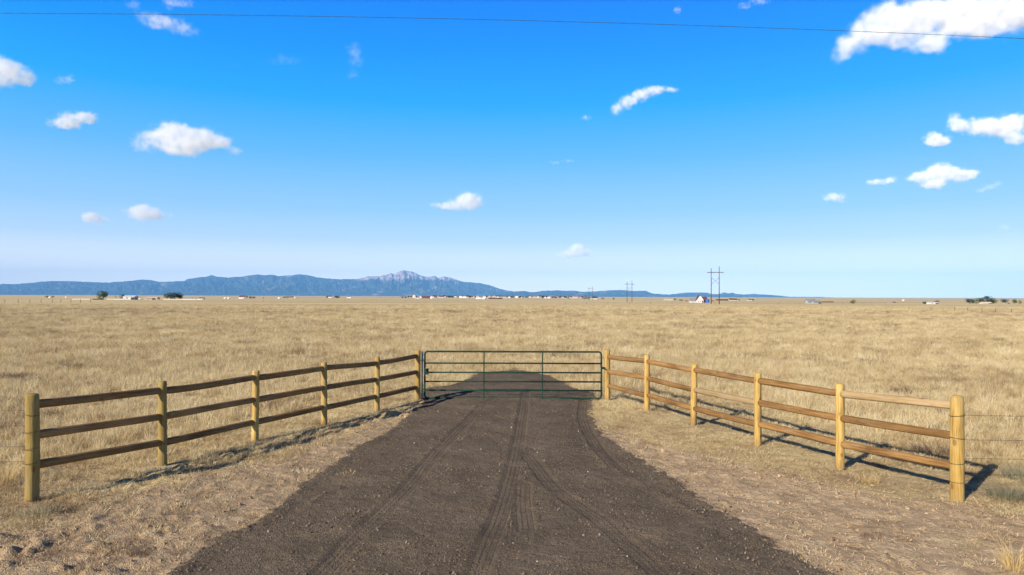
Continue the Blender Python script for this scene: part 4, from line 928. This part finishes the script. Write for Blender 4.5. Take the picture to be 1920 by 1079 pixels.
# ------------------------------------------------------------------ clouds
def cloud(blobs, dens, label, soft=1.0, noise=.9, feather=1.0):
    xs_ = [b_[0] for b_ in blobs]; ys_ = [b_[1] for b_ in blobs]
    cx = (min(b_[0] - b_[2] for b_ in blobs) + max(b_[0] + b_[2] for b_ in blobs)) / 2; cy = (min(b_[1] - b_[3] for b_ in blobs) + max(b_[1] + b_[3] for b_ in blobs)) / 2
    d = ray(cx, cy); el = d.z / math.hypot(d.x, 1); Dh = min(3200 / max(el, .02), 70000); c0 = CAM + d * (Dh / math.hypot(d.x, 1)); Yc = c0.y
    k = Yc / FPX; ez = d.normalized()
    loc = []
    for (x, y, rx, ry) in blobs:
        p = at(x, y, Yc) - c0; ry_ = ry * k; rx_ = rx * k
        loc.append((p.x, random.uniform(-.2, .2) * ry_, p.z, rx_, (rx_ * ry_) ** .5, ry_))
    bm = bmesh.new()
    for (a, b_, c, r1, r2, r3) in loc:
        mtx = Matrix.Translation((a, b_, c)) @ Matrix.Diagonal((r1 * 1.3, r2 * 1.3, r3 * 1.3, 1)); bmesh.ops.create_icosphere(bm, subdivisions=3, radius=1, matrix=mtx)
    me_ = bpy.data.meshes.new('cloud'); bm.to_mesh(me_); bm.free()
    o = bpy.data.objects.new('cloud', me_); COL.objects.link(o); o.location = c0
    rm = o.modifiers.new('r', 'REMESH'); rm.mode = 'VOXEL'; W_ = max(o_[3] for o_ in loc); mn = min(o_[5] for o_ in loc); rm.voxel_size = max(mn * .22, W_ * .02)
    dg = bpy.context.evaluated_depsgraph_get(); me2 = bpy.data.meshes.new_from_object(o.evaluated_get(dg)); o.modifiers.clear(); o.data = me2; me2.name = 'cloud'; me2.materials.clear()
    mt = bpy.data.materials.new('cloud'); mt.use_nodes = True; t = mt.node_tree; t.nodes.clear(); g = NB(t)
    out_ = g.n('ShaderNodeOutputMaterial'); pv = g.n('ShaderNodeVolumePrincipled'); tc_ = g.n('ShaderNodeTexCoord').outputs['Object']
    S = sum((l[3] * l[5]) ** .5 for l in loc) / len(loc)
    f_ = None
    wob = g.n('ShaderNodeTexNoise'); wob.inputs['Scale'].default_value = .9 / S; wob.inputs['Detail'].default_value = 3; g.L(tc_, wob.inputs['Vector'])
    wv = g.vm('MULTIPLY', g.vm('SUBTRACT', wob.outputs['Color'], (.5, .5, .5)), (S * .7, S * .7, S * .55)); pc = g.vm('ADD', tc_, wv)
    for (a, b_, c, r1, r2, r3) in loc:
        q_ = g.vm('LENGTH', g.vm('MULTIPLY', g.vm('SUBTRACT', pc, (a, b_, c)), (.8 / r1, .8 / r2, .8 / r3)))
        e_ = g.math('SUBTRACT', 1.0, g.math('MULTIPLY', q_, q_), clamp=True)
        f_ = e_ if f_ is None else g.math('ADD', f_, e_)
    nz = g.noise(g.vm('ADD', tc_, (S * cx * .01, 0, 0)), 1.7 / S, 8, .62)
    n2 = g.math('MULTIPLY', g.math('SUBTRACT', nz, .5), 3.2 * noise)
    dd = g.math('SUBTRACT', g.math('ADD', g.math('MINIMUM', f_, 1.2), n2), .38)
    dd = g.mr(dd, 0, 1.15 * soft, 0, 1, False)
    dd = g.math('MULTIPLY', g.math('MULTIPLY', dd, dd), g.mr(f_, 0, .3))
    g.L(g.math('MULTIPLY', dd, dens / S), pv.inputs['Density']); pv.inputs['Color'].default_value = (1, 1, 1, 1); pv.inputs['Anisotropy'].default_value = -.3
    g.L(pv.outputs[0], out_.inputs['Volume']); me2.materials.append(mt)
    tag(o, label, 'cloud', 'clouds in the blue sky'); return o
# (x, y, rx, ry) lobes of every cloud
D_ = 2.2; F_ = .45
cloud([(8,118,30,16),(25,140,42,24),(-25,135,50,34),(45,148,22,14)], D_*.8, 'soft white cloud cut by the left frame edge')
cloud([(118,152,20,8),(133,146,9,9)], F_, 'faint small wisp right of the cloud at the left frame edge')
cloud([(110,232,28,9),(140,222,34,14),(170,220,22,12),(132,236,20,9)], D_, 'elongated white cloud above and left of the widest left cloud')
cloud([(278,268,36,20),(318,245,36,20),(345,262,50,28),(385,260,44,22),(345,282,44,15),(415,268,26,12),(440,283,20,9)], D_, 'large white puffy cloud in the left sky with a small tail')
cloud([(165,405,16,11),(180,411,24,13)], D_, 'small white cloud low at left, left of a pair')
cloud([(262,400,32,15),(290,403,32,13),(272,395,26,14)], D_, 'oval white cloud low at left, right of a pair')
cloud([(830,386,26,7),(862,384,34,14),(888,377,24,17),(872,370,20,13)], D_, 'white cloud low in the middle above the peak')
cloud([(1060,478,22,7),(1080,472,24,13),(1084,463,12,9),(1098,475,14,8)], D_, 'small pointed white cloud just above the horizon right of centre')
cloud([(1153,208,14,11),(1170,196,22,13),(1192,184,24,13),(1214,173,26,12),(1240,168,24,8),(1264,169,14,5)], D_*.7, 'diagonal streak shaped white cloud right of centre')
cloud([(1099,221,11,6)], F_*1.6, 'tiny faint puff left below the diagonal streak cloud')
cloud([(1040,305,14,4),(1066,302,14,4)], F_, 'pair of thin faint wisps at mid height near centre')
cloud([(1580,95,24,24),(1610,72,36,30),(1650,45,50,34),(1700,30,66,34),(1770,28,76,36),(1850,20,80,40),(1930,25,70,42),(1720,78,50,24),(1755,84,26,22),(1820,58,60,18),(1670,70,40,20)], D_, 'huge white cloud bank filling the upper right corner')
cloud([(1790,222,16,11),(1790,238,20,14),(1830,238,40,17),(1870,238,38,22),(1898,245,26,26),(1905,222,18,14),(1903,264,20,10)], D_, 'fish shaped white cloud at the right frame edge')
cloud([(1745,258,17,12),(1765,263,20,12),(1755,268,22,8)], D_, 'small white puff left below the fish shaped cloud')
cloud([(1715,334,20,9),(1745,332,34,18),(1765,318,28,16),(1795,328,38,16),(1750,348,28,10),(1815,328,20,9)], D_, 'medium white cumulus below the fish shaped cloud')
cloud([(1635,342,14,7),(1655,341,18,7),(1672,336,12,8)], D_*.7, 'small low streak cloud left of the medium cumulus')
cloud([(1556,369,16,9),(1574,371,16,11)], D_*.7, 'small rounded cloud lowest in the right group')
cloud([(1840,357,16,6),(1858,350,16,6),(1872,343,10,6)], F_, 'faint slanting wisp right of the medium cumulus')
cloud([(1270,19,9,8)], F_*1.6, 'tiny faint puff at the top edge right of centre')
cloud([(1395,12,16,6),(1425,2,24,7)], F_*1.5, 'thin wisp cut by the top edge right of centre')
cloud([(252,12,16,12),(285,38,32,16),(320,44,36,16),(350,58,26,12)], F_*1.6, 'soft thin cloud in the upper left corner')
cloud([(318,6,14,14),(345,5,22,10)], F_*1.6, 'small thin cloud cut by the top edge at upper left')
cloud([(663,92,18,14),(668,112,18,18),(662,140,14,10)], F_*.45, 'very faint upright smear of cloud left of centre')
cloud([(535,112,40,10)], F_*.35, 'barely visible flat veil left of the upright smear')
cloud([(1884,426,14,7)], F_*.7, 'faint low puff at far right')
cloud([(1884,494,14,5)], F_*.9, 'faint puff just above the horizon at far right')
cloud([(1610,478,18,6),(1660,470,16,6)], F_*.6, 'pair of faint wisps low on the right')
cloud([(325,496,26,7),(355,502,26,6)], F_*.8, 'faint flat cloud low above the left mountains')
cloud([(572,487,14,6)], F_*.7, 'faint tiny puff low above the left ridge')
cloud([(888,486,16,6)], F_*.7, 'faint tiny puff low right of the peak')
cloud([(88,504,16,3.5)], F_*.5, 'thin grey streak low above the far left ridge')
